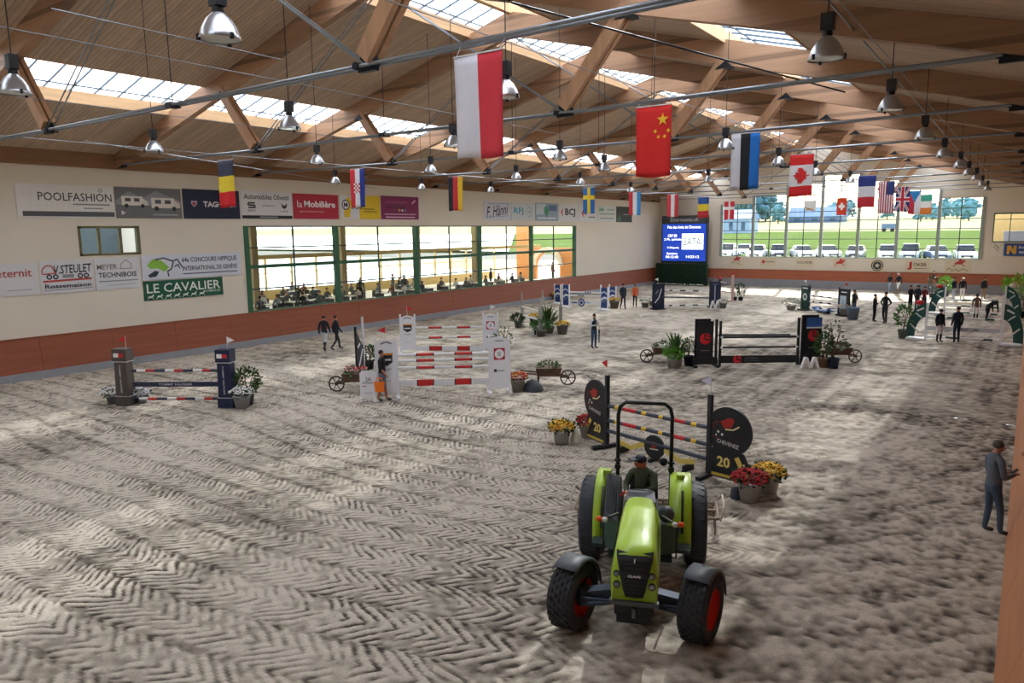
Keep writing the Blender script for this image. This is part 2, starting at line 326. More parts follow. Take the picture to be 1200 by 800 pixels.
# ---- ceiling boarding between the skylight bands
CB = wood('ceiling_boards', 'c2aa92', 0, planks=(1, .16), bump=.35, var=.1); PINE = wood('pale_pine', 'd6b187', 1, var=.12, bump=.1)
SKY = [(-28.15, -25.5, 'left'), (-18.3, -14.45, 'ridge'), (-8.25, -5.5, 'right')]
def roof_strip(x0, x1):
    b = MB(); vs = []
    for y in (YN-.3, YF+.3): vs += [(x0, y, deck(x0)), (x1, y, deck(x1)), (x1, y, deck(x1)+.4), (x0, y, deck(x0)+.4)]
    b.add(vs, [(0,1,2,3), (7,6,5,4), (0,4,5,1), (1,5,6,2), (2,6,7,3), (3,7,4,0)]); struct(b.build('ceiling', CB))
roof_strip(XL-.3, SKY[0][0]); roof_strip(SKY[0][1], SKY[1][0]); roof_strip(SKY[1][1], SKY[2][0]); roof_strip(SKY[2][1], XR+.3)
FASC = wood('wall_plate', '8a6444', 1, var=.1)
struct(MB().box((XL, YN, 8.55), (XL+.1, YF, 9.35)).build('trim_1', FASC))
struct(MB().box((XR-.1, YN, 8.2), (XR, YF, 9.1)).build('trim_2', FASC))
# ---- skylights: pine kerbs, glazing bars and corrugated sheets
BARM = M('5b6b7a', .4, .6); n_win = 3
for x0, x1, side in SKY:
    t = bpy.data.objects.new('window_%d' % n_win, None); COL.objects.link(t); struct(t); n_win += 1
    for xx, s in ((x0, -1), (x1, 1)):
        h = .38; MB().box((xx-(0 if s < 0 else .05), YN, deck(xx)-.03), (xx+(.05 if s < 0 else 0), YF, deck(xx)+h)).build('kerb', PINE, t)
    def zt(x): return deck(x)+.38
    sl = [(x0-.15, x1+.15)] if side != 'ridge' else [(x0-.15, XM), (XM, x1+.15)]
    for a, c in sl:
        b = MB(); pitch = .845; ny = int((YF-YN)/pitch)
        for i in range(ny+1): y = YN+i*pitch; b.bar((a, y, zt(a)+.03), (c, y, zt(c)+.03), .05, .06)
        for q in (.2, .8): xx = a+(c-a)*q; b.bar((xx, YN, zt(xx)), (xx, YF, zt(xx)), .05, .05)
        o = b.build('glazing_bar', BARM, t); o['kind'] = 'stuff'
        vs = []; n = 20
        for j in range(n+1):
            y = pitch*j/n; dz = .035*math.cos(2*PI*j/5)
            vs += [(a, y, zt(a)+.1+dz), (c, y, zt(c)+.1+dz)]
        pm = MB().add(vs, [(2*j, 2*j+1, 2*j+3, 2*j+2) for j in range(n)], 0, True).build('pane', SHEET, t); pm.location.y = YN
        for i in range(1, ny): share(pm, 'pane', t, (0, YN+i*pitch, 0))
    if side == 'ridge': MB().box((XM-.12, YN, deck(XM)-.0), (XM+.12, YF, deck(XM)+.55)).build('ridge_beam', PINE, t)

# ---- Polonceau roof trusses
GL = wood('glulam', 'ab8668', 0, var=.14, planks=(2, .9)); STEEL = M('8d949c', .35, .9, var=.05); DST = M('2b3036', .5, .6)
STR = wood('strut_timber', 'b48b68', 2, var=.14)
def rb(d): return 8.6+.262*d
def truss(y, idx):
    ords = ['behind the camera', 'almost overhead', 'nearest in view', 'second in view', 'third in view', 'fourth in view', 'fifth in view', 'sixth in view', 'seventh in view', 'eighth in view', 'ninth in view', 'last, against the far gable']
    t = thing('roof_truss', 'glulam and steel rod roof truss, ' + ords[idx], 'truss', (XM, y, 8.0), 0, 'roof trusses across the hall')
    hw = XM-XL-.02; Z = -8.0
    for s in (-1, 1):
        b = MB(); b.prism([(s*hw, rb(0)+Z), (0, rb(16.35)+Z), (0, rb(16.35)+.85+Z), (s*hw, rb(0)+.66+Z)], -.13, .13); b.build('rafter', GL, t)
        top = Vector((s*8.2, 0, rb(16.35-8.2)+Z)); nod = Vector((s*6.45, 0, 8.66+Z))
        b = MB()
        for yy in (-.1, .1): b.bar(nod+Vector((0, yy, .12)), top+Vector((0, yy, .15)), .13, .34, up=(0, 0, 1))
        b.build('strut', STR, t)
        b = MB()
        for yy in (-.09, .09): b.tube([(s*6.45, yy, .66), (s*15.7, yy, .74)], .035, 7)
        b.build('tie_rod', STEEL, t)
        b = MB()
        for yy in (-.07, .07): b.tube([(s*6.45, yy, .66), (s*.25, yy, rb(16)+Z-.05)], .022, 6)
        b.build('diagonal_rod', STEEL, t)
        b = MB(); b.prism([(s*6.45-.22, .56), (s*6.45+.22, .56), (s*6.45+.26, .72), (s*6.45+.08, .95), (s*6.45-.12, .9)], -.05, .05)
        for yy in (-.16, .1): b.lathe([(.07, 0), (.07, .06)], 10, 0, (s*6.45-s*.18, yy, .66), 1)
        b.build('node_plate', DST, t)
        b = MB().tube([(s*15.6, 0, .74), (s*16.3, 0, .82)], [.05, .1], 8); b.box((s*15.95-.3, -.05, .6), (s*15.95+.3, .05, 1.0)); b.build('clevis', DST, t)
        MB().prism([(top.x-.3, top.z-.12), (top.x+.25, top.z-.1), (top.x+.05, top.z+.12)], -.18, .18).build('strut_shoe', DST, t)
    b = MB()
    for yy in (-.09, .09): b.tube([(-6.45, yy, .66), (6.45, yy, .66)], .035, 7)
    b.build('tie_rod', STEEL, t)
    b = MB().tube([(0, 0, .66), (0, 0, rb(16)+Z)], .012, 5); b.build('hanger_rod', DST, t)
    b = MB().box((-.12, -.13, .6), (.12, .13, .72)); b.build('clamp', DST, t)
for i, y in enumerate(TY): truss(y, i)
# bracing and lamp wires strung along the hall
def wire(label, p, q, r=.01, m=STEEL): tag(MB().tube([p, q], r, 5).build('steel_wire', m), label, 'wire', 'wires strung under the roof')
for x, z, lb in ((-2.55, 8.95, 'along the right lamp row'), (-7.7, 8.95, 'along the flag side lamp row'), (-13.4, 8.95, 'along the middle lamp row'), (-19.6, 8.95, 'along the left lamp row'), (-26.2, 8.8, 'nearest the left wall')):
    wire('thin steel wire strung ' + lb, (x, YN, z), (x, YF, z))
wire('slanting bracing cable crossing below the middle skylights', (-7.632, 10.767, 9.600), (-4.422, 21.696, 9.300), .022, DST)
wire('slanting bracing cable beside the right lamp row', (-3.213, 14.000, 9.600), (-3.037, 48.800, 9.000), .022)
wire('thin slanting wire in front of the brown ceiling at upper left', (-16.322, 7.101, 10.200), (-14.176, 10.943, 9.600), .012)
wire('long slack wire low across the left ceiling', (-24.009, 11.042, 8.600), (-31.9, 31.0, 8.3), .012)

# ---- window 1: long green framed restaurant window
GRN = M('2f6247', .5, var=.06); THIN = M('3c463f', .5)
t = bpy.data.objects.new('window_1', None); COL.objects.link(t); struct(t)
PY = [22.45]+[28.39+6.738*i for i in range(4)]+[55.4]
b = MB().box((XL-.2, 0, WZ0), (XL+.06, .26, WZ1)); p0 = b.build('post', GRN, t); p0.location.y = PY[0]-.13
for y in PY[1:]: share(p0, 'post', t, (0, y-.13, 0))
TZ = [WZ0+.03, 2.86, 4.02, 5.0, WZ1-.03]
for j, z in enumerate(TZ): MB().box((XL-.14, PY[0], z-(.09 if j == 2 else .035)), (XL-.02, PY[-1], z+(.09 if j == 2 else .035))).build('transom', GRN if j in (0, 2) else THIN, t)
for i in range(5):
    ym = (PY[i]+PY[i+1])/2; MB().box((XL-.12, ym-.035, WZ0), (XL-.04, ym+.035, WZ1)).build('mullion', THIN, t)
    for a, c in ((PY[i], ym), (ym, PY[i+1])):
        for j in range(4): MB().box((XL-.09, a, TZ[j]), (XL-.07, c, TZ[j+1])).build('pane', GLASS, t)
# ---- small high window
t = bpy.data.objects.new('window_6', None); COL.objects.link(t); struct(t)
FRB = M('6f6a4c', .6)
for a, c in (((XL-.2, 14.4, 4.86), (XL+.03, 17, 4.96)), ((XL-.2, 14.4, 6.02), (XL+.03, 17, 6.12)), ((XL-.2, 14.4, 4.86), (XL+.03, 14.5, 6.12)), ((XL-.2, 16.88, 4.86), (XL+.03, 17, 6.12)), ((XL-.15, 15.2, 4.86), (XL, 15.3, 6.12)), ((XL-.15, 16.1, 4.86), (XL, 16.2, 6.12))):
    MB().box(a, c).build('frame', FRB, t)
for a, c in ((14.5, 15.2), (15.3, 16.1), (16.2, 16.88)): MB().box((XL-.1, a, 4.96), (XL-.08, c, 6.02)).build('pane', GLASS, t)
# room behind the small window
struct(MB().box((XL-3.3, 11, 3.5), (XL-3.2, 22, 7)).build('wall_office', M('4c5a63', .7)))
# ---- window 2: stepped gable window
t = bpy.data.objects.new('window_2', None); COL.objects.link(t); struct(t); FG = M('9aa39f', .5, .2)
for i, x in enumerate(FP):
    top = max(FT[max(0, i-1)], FT[min(6, i)]); MB().box((x-.13, YF-.08, FZ0), (x+.13, YF+.2, top)).build('post', FG, t)
for i in range(7):
    x0, x1, zt_ = FP[i], FP[i+1], FT[i]; xm = (x0+x1)/2; MB().box((xm-.035, YF, FZ0), (xm+.035, YF+.1, zt_)).build('mullion', THIN, t)
    zs = [FZ0]+[FZ0+.86*k for k in range(1, 9) if FZ0+.86*k < zt_-.3]+[zt_]
    for j, z in enumerate(zs): MB().box((x0, YF, z-.03), (x1, YF+.1, z+.03)).build('transom', THIN if j not in (0, len(zs)-1) else FG, t)
    for a, c in ((x0, xm), (xm, x1)):
        for j in range(len(zs)-1): MB().box((a, YF+.04, zs[j]), (c, YF+.05, zs[j+1])).build('pane', GLASS, t)
# ---- judges' cabin in the far wall, right
t = bpy.data.objects.new('window_7', None); COL.objects.link(t); struct(t); CF = M('4f6a58', .5)
for a, c in (((-2.75, YF-.05, 4.35), (1, YF+.1, 4.43)), ((-2.75, YF-.05, 6.65), (1, YF+.1, 6.75)), ((-2.75, YF-.05, 4.35), (-2.67, YF+.1, 6.75)), ((-1.6, YF, 4.35), (-1.54, YF+.1, 6.75)), ((-.5, YF, 4.35), (-.44, YF+.1, 6.75)), ((-2.75, YF, 6.2), (1, YF+.08, 6.25))): MB().box(a, c).build('frame', CF, t)
for a, c in ((-2.67, -1.6), (-1.54, -.5), (-.44, 1)): MB().box((a, YF+.04, 4.43), (c, YF+.05, 6.65)).build('pane', GLASS, t)
struct(MB().box((-3, YF+.3, 4.2), (1.3, YF+3, 4.3)).build('floor_cabin', M('a89a86'))); struct(MB().box((-3, YF+3, 4.2), (1.3, YF+3.1, 7)).build('wall_cabin', M('b8a06f')))
tk = thing('judge_table', 'table under a lilac white cloth behind the far cabin window', 'table', (-1.1, YF+1.0, 4.3)); b = MB().box((-.9, -.35, 0), (.9, .35, .92)); b.build('cloth', M('cfd2ea'), tk); MB().box((-.95, -.4, .92), (.95, .4, .96)).build('tabletop', M('e8e6ee'), tk)

# ---- restaurant behind the long window
struct(MB().box((-44, 18, .95), (XL-.3, 62, 1.05)).build('floor_restaurant', M('b7a78a', .6)))
struct(MB().box((-44, 18, 6.6), (XL-.3, 56.5, 6.8)).build('ceiling_restaurant', M('efe9d8', .8)))
struct(MB().box((-44, 17.8, 1), (XL-.3, 18, 6.6)).build('wall_restaurant_near', CREAM))
t = bpy.data.objects.new('window_8', None); COL.objects.link(t); struct(t); YEL = M('c9b27c', .6)
for y in np.arange(18, 58.6, 2.25): MB().box((-44.1, y, 1.05), (-43.95, y+.12, 4.0)).build('post', YEL, t)
for z, h in ((1.05, .7), (3.95, .16), (2.9, .06)): MB().box((-44.12, 18, z), (-43.96, 58.4, z+h)).build('rail', YEL, t)
MB().box((-44.04, 18, 1.7), (-44.02, 58.4, 6.4)).build('pane', GLASS, t)
CT = wood('column_timber', 'a08b63', 2)
for i, y in enumerate((25.2, 31.8, 38.8, 45.6)):
    c = tag(setloc(MB().box((-.2, -.2, 0), (.2, .2, 5.5)).build('column', CT), (-36.2, y, 1.05)), 'grey brown timber column inside the restaurant, number %s from the left' % ('one', 'two', 'three', 'four')[i], 'column', 'timber columns in the restaurant')
tag(MB().box((-37.6, 20, 4.2), (-37.4, 57, 4.45)).build('cross_beam', YEL), 'long pale beam running through the restaurant above the tables', 'beam')
# orange wall with a stone arch at the end of the restaurant
OR = M('c98a52', .8, var=.08); b = MB(); ax, az, r1 = -37.9, 2.3, 1.35
pts = [(XL-.3, .95), (XL-.3, 6.6), (-44, 6.6), (-44, .95), (ax-r1, .95)]+[(ax-r1*math.cos(PI*i/14), az+r1*math.sin(PI*i/14)) for i in range(15)]+[(ax+r1, .95)]
n = len(pts); b = MB()
arch = [(ax-r1*math.cos(PI*i/14), az+r1*math.sin(PI*i/14)) for i in range(15)]
for i in range(14): (x0, z0), (x1, z1) = arch[i], arch[i+1]; b.prism([(x0, z0), (x1, z1), (x1, 4.1), (x0, 4.1)], 59, 59.3)
b.box((-41.6, 59, .95), (ax-r1, 59.3, 4.1)); b.box((ax+r1, 59, .95), (XL-.3, 59.3, 4.1)); b.box((-41.6, 59, 4.1), (-40.2, 59.3, 6.6)); b.box((-34.9, 59, 4.1), (XL-.3, 59.3, 6.6)); struct(b.build('wall_restaurant_end', OR))
t = thing('stone_arch', 'pale stone arch around the doorway of the orange wall', 'arch', (ax, 58.88, 1.05)); ST = M('d8cdb8', .8)
for i in range(14):
    a0, a1 = PI*i/14+.01, PI*(i+1)/14-.01
    MB().prism([(-r1*math.cos(a0), 1.35+r1*math.sin(a0)), (-r1*math.cos(a1), 1.35+r1*math.sin(a1)), (-(r1+.4)*math.cos(a1), 1.35+(r1+.4)*math.sin(a1)), (-(r1+.4)*math.cos(a0), 1.35+(r1+.4)*math.sin(a0))], -.12, .1).build('stone', ST, t)

# ================================================================== OUTSIDE
def ground(name, fn, xs, ys, m):
    X, Y = np.meshgrid(xs, ys); Z = fn(X, Y); n, k = X.shape; V = np.stack([X, Y, Z], -1).reshape(-1, 3).tolist(); F = [(i*k+j, i*k+j+1, (i+1)*k+j+1, (i+1)*k+j) for i in range(n-1) for j in range(k-1)]
    return struct(MB().add(V, F, 0, True).build(name, m))
def gz(X, Y): return np.interp(Y, [73, 98, 110, 250, 450, 900], [2.2, 2.25, 2.3, 4.5, 9.7, 18])
ground('ground_car_park', gz, np.linspace(-600, 80, 10), np.array([73.5, 85, 92]), M('6e6c67', .9, sc=1, spec=0))
ground('ground_meadow', gz, np.linspace(-600, 200, 40), np.linspace(92, 250, 30), M('4e5c34', .9, var=.2, sc=.08, spec=0))
ground('ground_field', gz, np.linspace(-700, 400, 40), np.linspace(250, 900, 30), M('8f8c6c', .9, var=.08, sc=.03, spec=0))
ground('ground_terrace', lambda X, Y: X*0+.9, np.array([-600., -150, -44.3]), np.array([-200., 20, 73.5]), M('f0eee8', .9, sc=1))
gv = []
for yy in np.linspace(93, 240, 12): gv += [(-600, yy, float(gz(0, yy))+.35), (-.70*yy-2, yy, float(gz(0, yy))+.35)]
struct(MB().add(gv, [(2*i, 2*i+1, 2*i+3, 2*i+2) for i in range(11)], 0).build('ground_glare_cover', M('f0eee8', .9, sc=1)))  # pale cover added over the meadow, imitating blown-out white beyond the restaurant
# ================================================================== PEOPLE
def person(label, loc, rz, H=1.75, top='22262e', legs='2b3a55', shoes='1b1b1d', skin='b98468', hair='2a211c', sleeves=None, pose={}, group='people on the sand', short=False, cap=None, shorts=False, boots=None, jacket=False, face=False, level=1, lean=0, skirt=None, mats_over=None):
    """one continuous body grown from a skeleton; faces -Y; p = its left (+x), n = its right (-x)"""
    J = dict(pel=(0,0,.93), wai=(0,.0,1.08), che=(0,.0,1.27), nb=(0,.01,1.45), ne=(0,0,1.53), hd=(0,-.015,1.60), ht=(0,-.01,1.69),
        shp=(.175,.01,1.40), elp=(.225,.03,1.13), wrp=(.235,-.05,.89), hap=(.235,-.07,.81),
        hip=(.09,0,.86), knp=(.10,-.01,.49), anp=(.10,.03,.09), top_=(.12,-.15,.04),
        shn=(-.175,.01,1.40), eln=(-.225,.03,1.13), wrn=(-.235,-.05,.89), han=(-.235,-.07,.81),
        hin=(-.09,0,.86), knn=(-.10,-.01,.49), ann=(-.10,.03,.09), ton=(-.12,-.15,.04))
    J.update(pose)
    R = dict(pel=.125, wai=.12, che=.135, nb=.07, ne=.054, hd=.088, ht=.078, shp=.068, elp=.046, wrp=.032, hap=.034, hip=.088, knp=.062, anp=.045, top_=.038,
        shn=.068, eln=.046, wrn=.032, han=.034, hin=.088, knn=.062, ann=.045, ton=.038)
    if jacket: R.update(pel=.14, wai=.135, che=.148, shp=.078, shn=.078, elp=.058, eln=.058, wrp=.042, wrn=.042)
    E = [('pel','wai','t'), ('wai','che','t'), ('che','nb','t'), ('nb','ne','k'), ('ne','hd','k'), ('hd','ht','k'),
        ('nb','shp','s'), ('shp','elp','s'), ('elp','wrp','f'), ('wrp','hap','k'), ('nb','shn','s'), ('shn','eln','s'), ('eln','wrn','f'), ('wrn','han','k'),
        ('pel','hip','l'), ('hip','knp','l'), ('knp','anp','c'), ('anp','top_','o'), ('pel','hin','l'), ('hin','knn','l'), ('knn','ann','c'), ('ann','ton','o')]
    if face:     # five separate fingers on each hand
        for s, w_, h_ in (('p', 'wrp', 'hap'), ('n', 'wrn', 'han')):
            wv, hv = Vector(J[w_]), Vector(J[h_]); d = (hv-wv).normalized(); side = d.cross(Vector((0,0,1)) if abs(d.z) < .8 else Vector((0,-1,0))).normalized(); dn = side.cross(d); dn = dn if dn.z < 0 else -dn
            R[h_] = .03
            for i, ln in enumerate((.052, .065, .07, .06, .05)):
                if i == 0: b0 = hv-d*.03+side*.025*(1 if s == 'n' else -1); b1 = b0+side*.03*(1 if s == 'n' else -1)+d*.03; b2 = b1+d*.03+dn*.015
                else: b0 = hv+side*(.027-.018*(i-1)); b1 = b0+d*ln*.6+dn*.01; b2 = b1+d*ln*.4+dn*.03
                a, b = '%sf%da' % (s, i), '%sf%db' % (s, i); J[a] = tuple(b1); J[b] = tuple(b2); R[a] = .0105; R[b] = .009
                E += [(h_, a, 'k'), (a, b, 'k')]
    names = list(J); sc = H/1.75
    def lm(n):
        v = Vector(J[n])
        return v
    me = bpy.data.meshes.new('person'); me.from_pydata([lm(n) for n in names], [(names.index(a), names.index(b)) for a, b, _ in E], [])
    ob = bpy.data.objects.new('person', me); COL.objects.link(ob)
    sk = ob.modifiers.new('skin', 'SKIN'); sk.use_smooth_shade = True
    ly = me.skin_vertices[0].data
    for i, n in enumerate(names): r = R[n]; ly[i].radius = (r, r); ly[i].use_root = (n == 'pel')
    sb = ob.modifiers.new('sub', 'SUBSURF'); sb.levels = level; sb.render_levels = level
    dg = bpy.context.evaluated_depsgraph_get(); m2 = bpy.data.meshes.new_from_object(ob.evaluated_get(dg))
    bpy.data.objects.remove(ob); bpy.data.meshes.remove(me)
    sl = sleeves or top
    cols = {'t': M(top, .8, sc=9), 's': M(sl if not short else top, .8, sc=9), 'f': M(skin if short else sl, .7 if short else .8), 'k': M(skin, .55, var=.04), 'l': M(legs, .85, sc=12), 'c': M(skin if shorts else (boots or legs), .8 if not boots else .35), 'o': M(boots or shoes, .5)}
    keys = list(cols); m2.materials.clear()
    for k in keys: m2.materials.append(cols[k])
    A = np.array([J[a] for a, b, _ in E]); B = np.array([J[b] for a, b, _ in E]); D = B-A; LL = (D*D).sum(1)
    rr = np.array([(R[a]+R[b])/2 for a, b, _ in E])
    for p in m2.polygons:
        c = np.array(p.center); t_ = np.clip(((c-A)*D).sum(1)/LL, 0, 1); d = np.linalg.norm(A+D*t_[:, None]-c, axis=1)/rr
        k = E[int(d.argmin())][2]
        if k == 'l' and c[2] > J['pel'][2]-.02 and jacket: k = 't'
        if k == 't' and c[2] < J['pel'][2]-.03 and not jacket: k = 'l'
        p.material_index = keys.index(k)
    for v in m2.vertices:      # flatten chest and head depth, scale to height
        v.co *= sc
    ob = bpy.data.objects.new('person', m2); COL.objects.link(ob); ob.location = loc; ob.rotation_euler = (lean, 0, rz)
    tag(ob, label, 'person', group)
    hd = (Vector(J['hd'])+Vector((0, 0, .035)))*sc; hv = MB(); fw = (Vector(J['ht'])-Vector(J['ne'])).normalized()
    if cap: # cap with a peak
        hv.ball((hd.x, hd.y+.005, hd.z+.03), .099*sc, 12, 0, (1, 1.06, .8)); hv.box((hd.x-.075*sc, hd.y-.20*sc, hd.z+.035), (hd.x+.075*sc, hd.y-.06*sc, hd.z+.052)); hv.build('cap', M(cap, .7), ob)
    else: hv.ball((hd.x, hd.y+.032, hd.z+.038), .088*sc, 12, 0, (1, 1.0, .95)); hv.build('hair', M(hair, .8), ob)
    if face:
        f = MB(); c = hd+Vector((0, 0, -.03))
        f.ball((c.x, c.y-.098*sc, c.z-.002), .018, 8, 0, (.8, 1.1, 1.4))
        for s in (-1, 1): f.ball((c.x+s*.094*sc, c.y+.01, c.z), .024, 8, 0, (.45, .9, 1.3))
        f.build('nose_and_ears', cols['k'], ob)
        e = MB()
        for s in (-1, 1): e.ball((c.x+s*.034, c.y-.086*sc, c.z+.022), .011, 8, 0)
        e.build('eyes', M('e8e6e0', .3), ob); e = MB()
        for s in (-1, 1): e.ball((c.x+s*.034, c.y-.094*sc, c.z+.022), .006, 6, 0)
        e.build('pupils', M('1d1512', .2), ob); e = MB(); e.box((c.x-.026, c.y-.094*sc, c.z-.047), (c.x+.026, c.y-.08*sc, c.z-.04)); e.build('mouth', M('8a4a40', .5), ob)
    return ob
WALK = dict(knp=(.09,-.14,.50), anp=(.09,-.18,.09), top_=(.10,-.36,.05), knn=(-.09,.05,.48), ann=(-.09,.32,.14), ton=(-.10,.16,.04), elp=(.22,.12,1.14), wrp=(.22,.08,.9), hap=(.22,.06,.82), eln=(-.22,-.06,1.14), wrn=(-.22,-.22,.93), han=(-.22,-.27,.86))
FOLD = dict(elp=(.23,-.02,1.14), wrp=(.03,-.19,1.18), hap=(-.05,-.19,1.19), eln=(-.23,-.02,1.14), wrn=(-.03,-.17,1.13), han=(.06,-.17,1.13))
PHONE = dict(elp=(.22,-.03,1.15), wrp=(.08,-.26,1.24), hap=(.04,-.32,1.29), eln=(-.22,.0,1.15), wrn=(-.08,-.24,1.18), han=(-.02,-.31,1.22), hd=(0,-.05,1.59), ht=(0,-.07,1.68))
HIPS = dict(elp=(.34,.06,1.16), wrp=(.17,-.02,1.0), hap=(.13,-.05,.97), eln=(-.34,.06,1.16), wrn=(-.17,-.02,1.0), han=(-.13,-.05,.97))
CHIN = dict(eln=(-.2,-.12,1.16), wrn=(-.06,-.17,1.36), han=(-.03,-.15,1.45), elp=(.2,-.08,1.13), wrp=(-.02,-.2,1.13), hap=(-.08,-.2,1.14))
BEND = dict(pel=(0,.05,.90), wai=(0,-.08,.98), che=(0,-.28,1.04), nb=(0,-.46,1.06), ne=(0,-.53,1.05), hd=(0,-.60,1.02), ht=(0,-.68,.99), shp=(.17,-.42,1.04), elp=(.2,-.46,.78), wrp=(.18,-.5,.55), hap=(.18,-.5,.47), shn=(-.17,-.42,1.04), eln=(-.2,-.46,.78), wrn=(-.18,-.5,.55), han=(-.18,-.5,.47),
    hip=(.09,.05,.83), hin=(-.09,.05,.83), knp=(.12,-.05,.48), knn=(-.12,.12,.47), anp=(.12,-.05,.09), ann=(-.12,.28,.1), top_=(.14,-.22,.04), ton=(-.13,.12,.04))
def seat(h=.45, lean=0): return dict(pel=(0,0,h+.10), wai=(0,-.02,h+.26), che=(0,-.05-lean,h+.44), nb=(0,-.05-lean,h+.62), ne=(0,-.05-lean,h+.69), hd=(0,-.07-lean,h+.76), ht=(0,-.07-lean,h+.85),
    shp=(.175,-.04-lean,h+.57), shn=(-.175,-.04-lean,h+.57), elp=(.23,-.12-lean,h+.33), eln=(-.23,-.12-lean,h+.33), wrp=(.13,-.33-lean,h+.33), wrn=(-.13,-.33-lean,h+.33), hap=(.1,-.4-lean,h+.33), han=(-.1,-.4-lean,h+.33),
    hip=(.09,-.03,h+.06), hin=(-.09,-.03,h+.06), knp=(.12,-.46,h+.05), knn=(-.12,-.46,h+.05), anp=(.12,-.46,.09), ann=(-.12,-.46,.09), top_=(.13,-.62,.04), ton=(-.13,-.62,.04))
def toward(x, y):   # rz that makes a figure at (x, y) face the camera
    return math.atan2(-x, y) if False else math.atan2(x, -y)+PI
VR = math.radians(35.6)   # view axis
# near man by the right wall
rm = person('man in grey sweater and blue jeans standing by the right wall with a phone', (-0.225, 15.558, 0), math.radians(90+35), 1.83, '5d6673', '44566b', '33302f', 'a8705a', '4b4743', pose=dict(PHONE, wrp=(.1,-.26,1.1), hap=(.08,-.34,1.12), wrn=(-.1,-.26,1.12), han=(-.06,-.33,1.14), elp=(.22,-.02,1.1), eln=(-.22,-.02,1.1), knp=(.1,-.02,.49), ann=(-.1,-.12,.09), ton=(-.1,-.30,.04), knn=(-.1,-.09,.5)), group=None, face=True, level=2)
ph = tag(MB().box((-.035, -.006, -.07), (.035, .006, .07)).build('phone', M('15161a', .2)), 'black phone held by the man in the grey sweater', 'phone')
ph.location = rm.location+Euler((0,0,math.radians(125))).to_matrix() @ Vector((.01,-.37,1.22)); ph.rotation_euler = (.9, 0, math.radians(125))
# person leaning over the right wall, mostly outside the picture
person('person behind the right wall reaching one hand over it at the right edge', (.90, 15.78, .2), math.radians(-78), 1.75, '3a2c28', '2b2b30', pose=dict(eln=(-.2,-.32,1.46), wrn=(-.13,-.6,1.48), han=(-.1,-.70,1.42)), group=None, face=True, level=1)
tag(setloc(MB().box((-.3, -.5, 0), (.42, .5, .2)).build('step', M('8a6a4c', .7)), (.9, 15.8, 0)), 'low wooden step behind the right wall under the reaching person', 'step')
# man with the orange bag
m1 = person('man in black t-shirt and grey shorts carrying an orange bag beside the white sign board', (-17.646, 17.023, 0), VR+math.radians(80), 1.78, '16171b', '6f7480', '2c3038', 'a87058', '1f1815', short=True, shorts=True, group=None, pose=dict(WALK, knp=(.09,-.05,.5), anp=(.09,-.1,.09), top_=(.1,-.27,.04), ann=(-.09,.14,.1), ton=(-.1,-.04,.04), knn=(-.09,.03,.48)), level=2)
bag = thing('shopping_bag', 'orange bag hanging from the hand of the man in black', 'bag', (m1.location.x+.14, m1.location.y-.28, .38), VR+.2)
b = MB(); b.add([(-.14,-.06,.02),(.14,-.06,.02),(.14,.06,.02),(-.14,.06,.02),(-.18,-.05,.36),(.18,-.05,.36),(.18,.05,.36),(-.18,.05,.36)], [(0,3,2,1),(0,1,5,4),(1,2,6,5),(2,3,7,6),(3,0,4,7)]); b.build('bag_body', M('f07a1e', .5), bag)
b = MB()
for y in (-.05, .05): b.tube([(-.12, y, .35), (-.08, y, .48), (.08, y, .48), (.12, y, .35)], .012, 6)
b.build('handle', M('f07a1e', .5), bag)
P = person
P('rider in dark jacket and white breeches walking past the brown wall, left of two', (-27.818, 23.078, 0), VR+math.radians(170), 1.75, '1d222d', 'c9ccd2', boots='15151a', pose=WALK, jacket=True, cap='171a20')
P('person in dark navy clothes walking past the brown wall, right of two', (-27.513, 23.568, 0), VR+math.radians(120), 1.72, '1c2430', '1b1e28', pose=WALK, jacket=True)
P('man in navy vest and jeans with white sleeve reading his phone in mid arena', (-17.023, 30.636, 0), VR+math.radians(30), 1.72, '252c3a', '33486b', sleeves='c9ced6', pose=PHONE)
um = thing('umbrella', 'folded black umbrella held beside the man in the navy vest', 'umbrella', (-17.594, 32.195, -.1), 0); b = MB().tube([(0,0,.12), (0,0,.8)], [.02, .045], 8); b.build('canopy', M('1b1d22', .7), um); MB().tube([(0,0,.8), (0,0,.95), (.05,0,.97)], .012, 6).build('handle', M('3a2a1d'), um)
P('man in dark suit walking between the blue wave jump and the navy jump', (-23.910, 47.325, 0), VR+.15, 1.85, '2a303c', '242a35', pose=WALK, jacket=True)
P('person in orange jacket walking beside the man in the dark suit', (-23.682, 48.819, 0), VR-.1, 1.72, 'd9683a', '222a38', pose=WALK, jacket=True)
P('man in black jacket with hand on chin behind the grey tub of plants', (-9.012, 50.459, 0), VR+.5, 1.75, '1c1e22', '51627a', pose=CHIN, jacket=True)
P('slim woman in black with crossed arms in the right half of the arena', (-7.463, 48.291, 0), VR+.8, 1.7, '18191d', '17181c', pose=FOLD, hair='15110f')
P('tall man in black leaning back beside the woman in black', (-6.816, 47.721, 0), VR-1.2, 1.9, '1d2024', '1b1d22', sleeves='1d2024', pose=dict(HIPS, ann=(-.16,.2,.09), ton=(-.16,.05,.04)))
P('child rider in dark waistcoat and pale trousers near the far wall', (-9.973, 71.499, 0), VR-1.3, 1.62, '1f2734', '9db3cc', pose=WALK, cap='20242c')
P('rider in dark jacket and white breeches striding near the far wall', (-9.092, 69.977, 0), VR-1.3, 1.8, '1a2029', 'e4e4e4', boots='8a7a66', pose=WALK, cap='b9b9bd')
P('dark dressed person standing behind the green wing, leftmost of three', (-6.470, 55.967, 0), VR+.4, 1.75, '1a1c22', '191b22', pose=FOLD)
P('person in navy jacket behind the green wing, middle of three', (-6.082, 56.188, 0), VR+.2, 1.78, '20283a', '1c2333', cap='20242c')
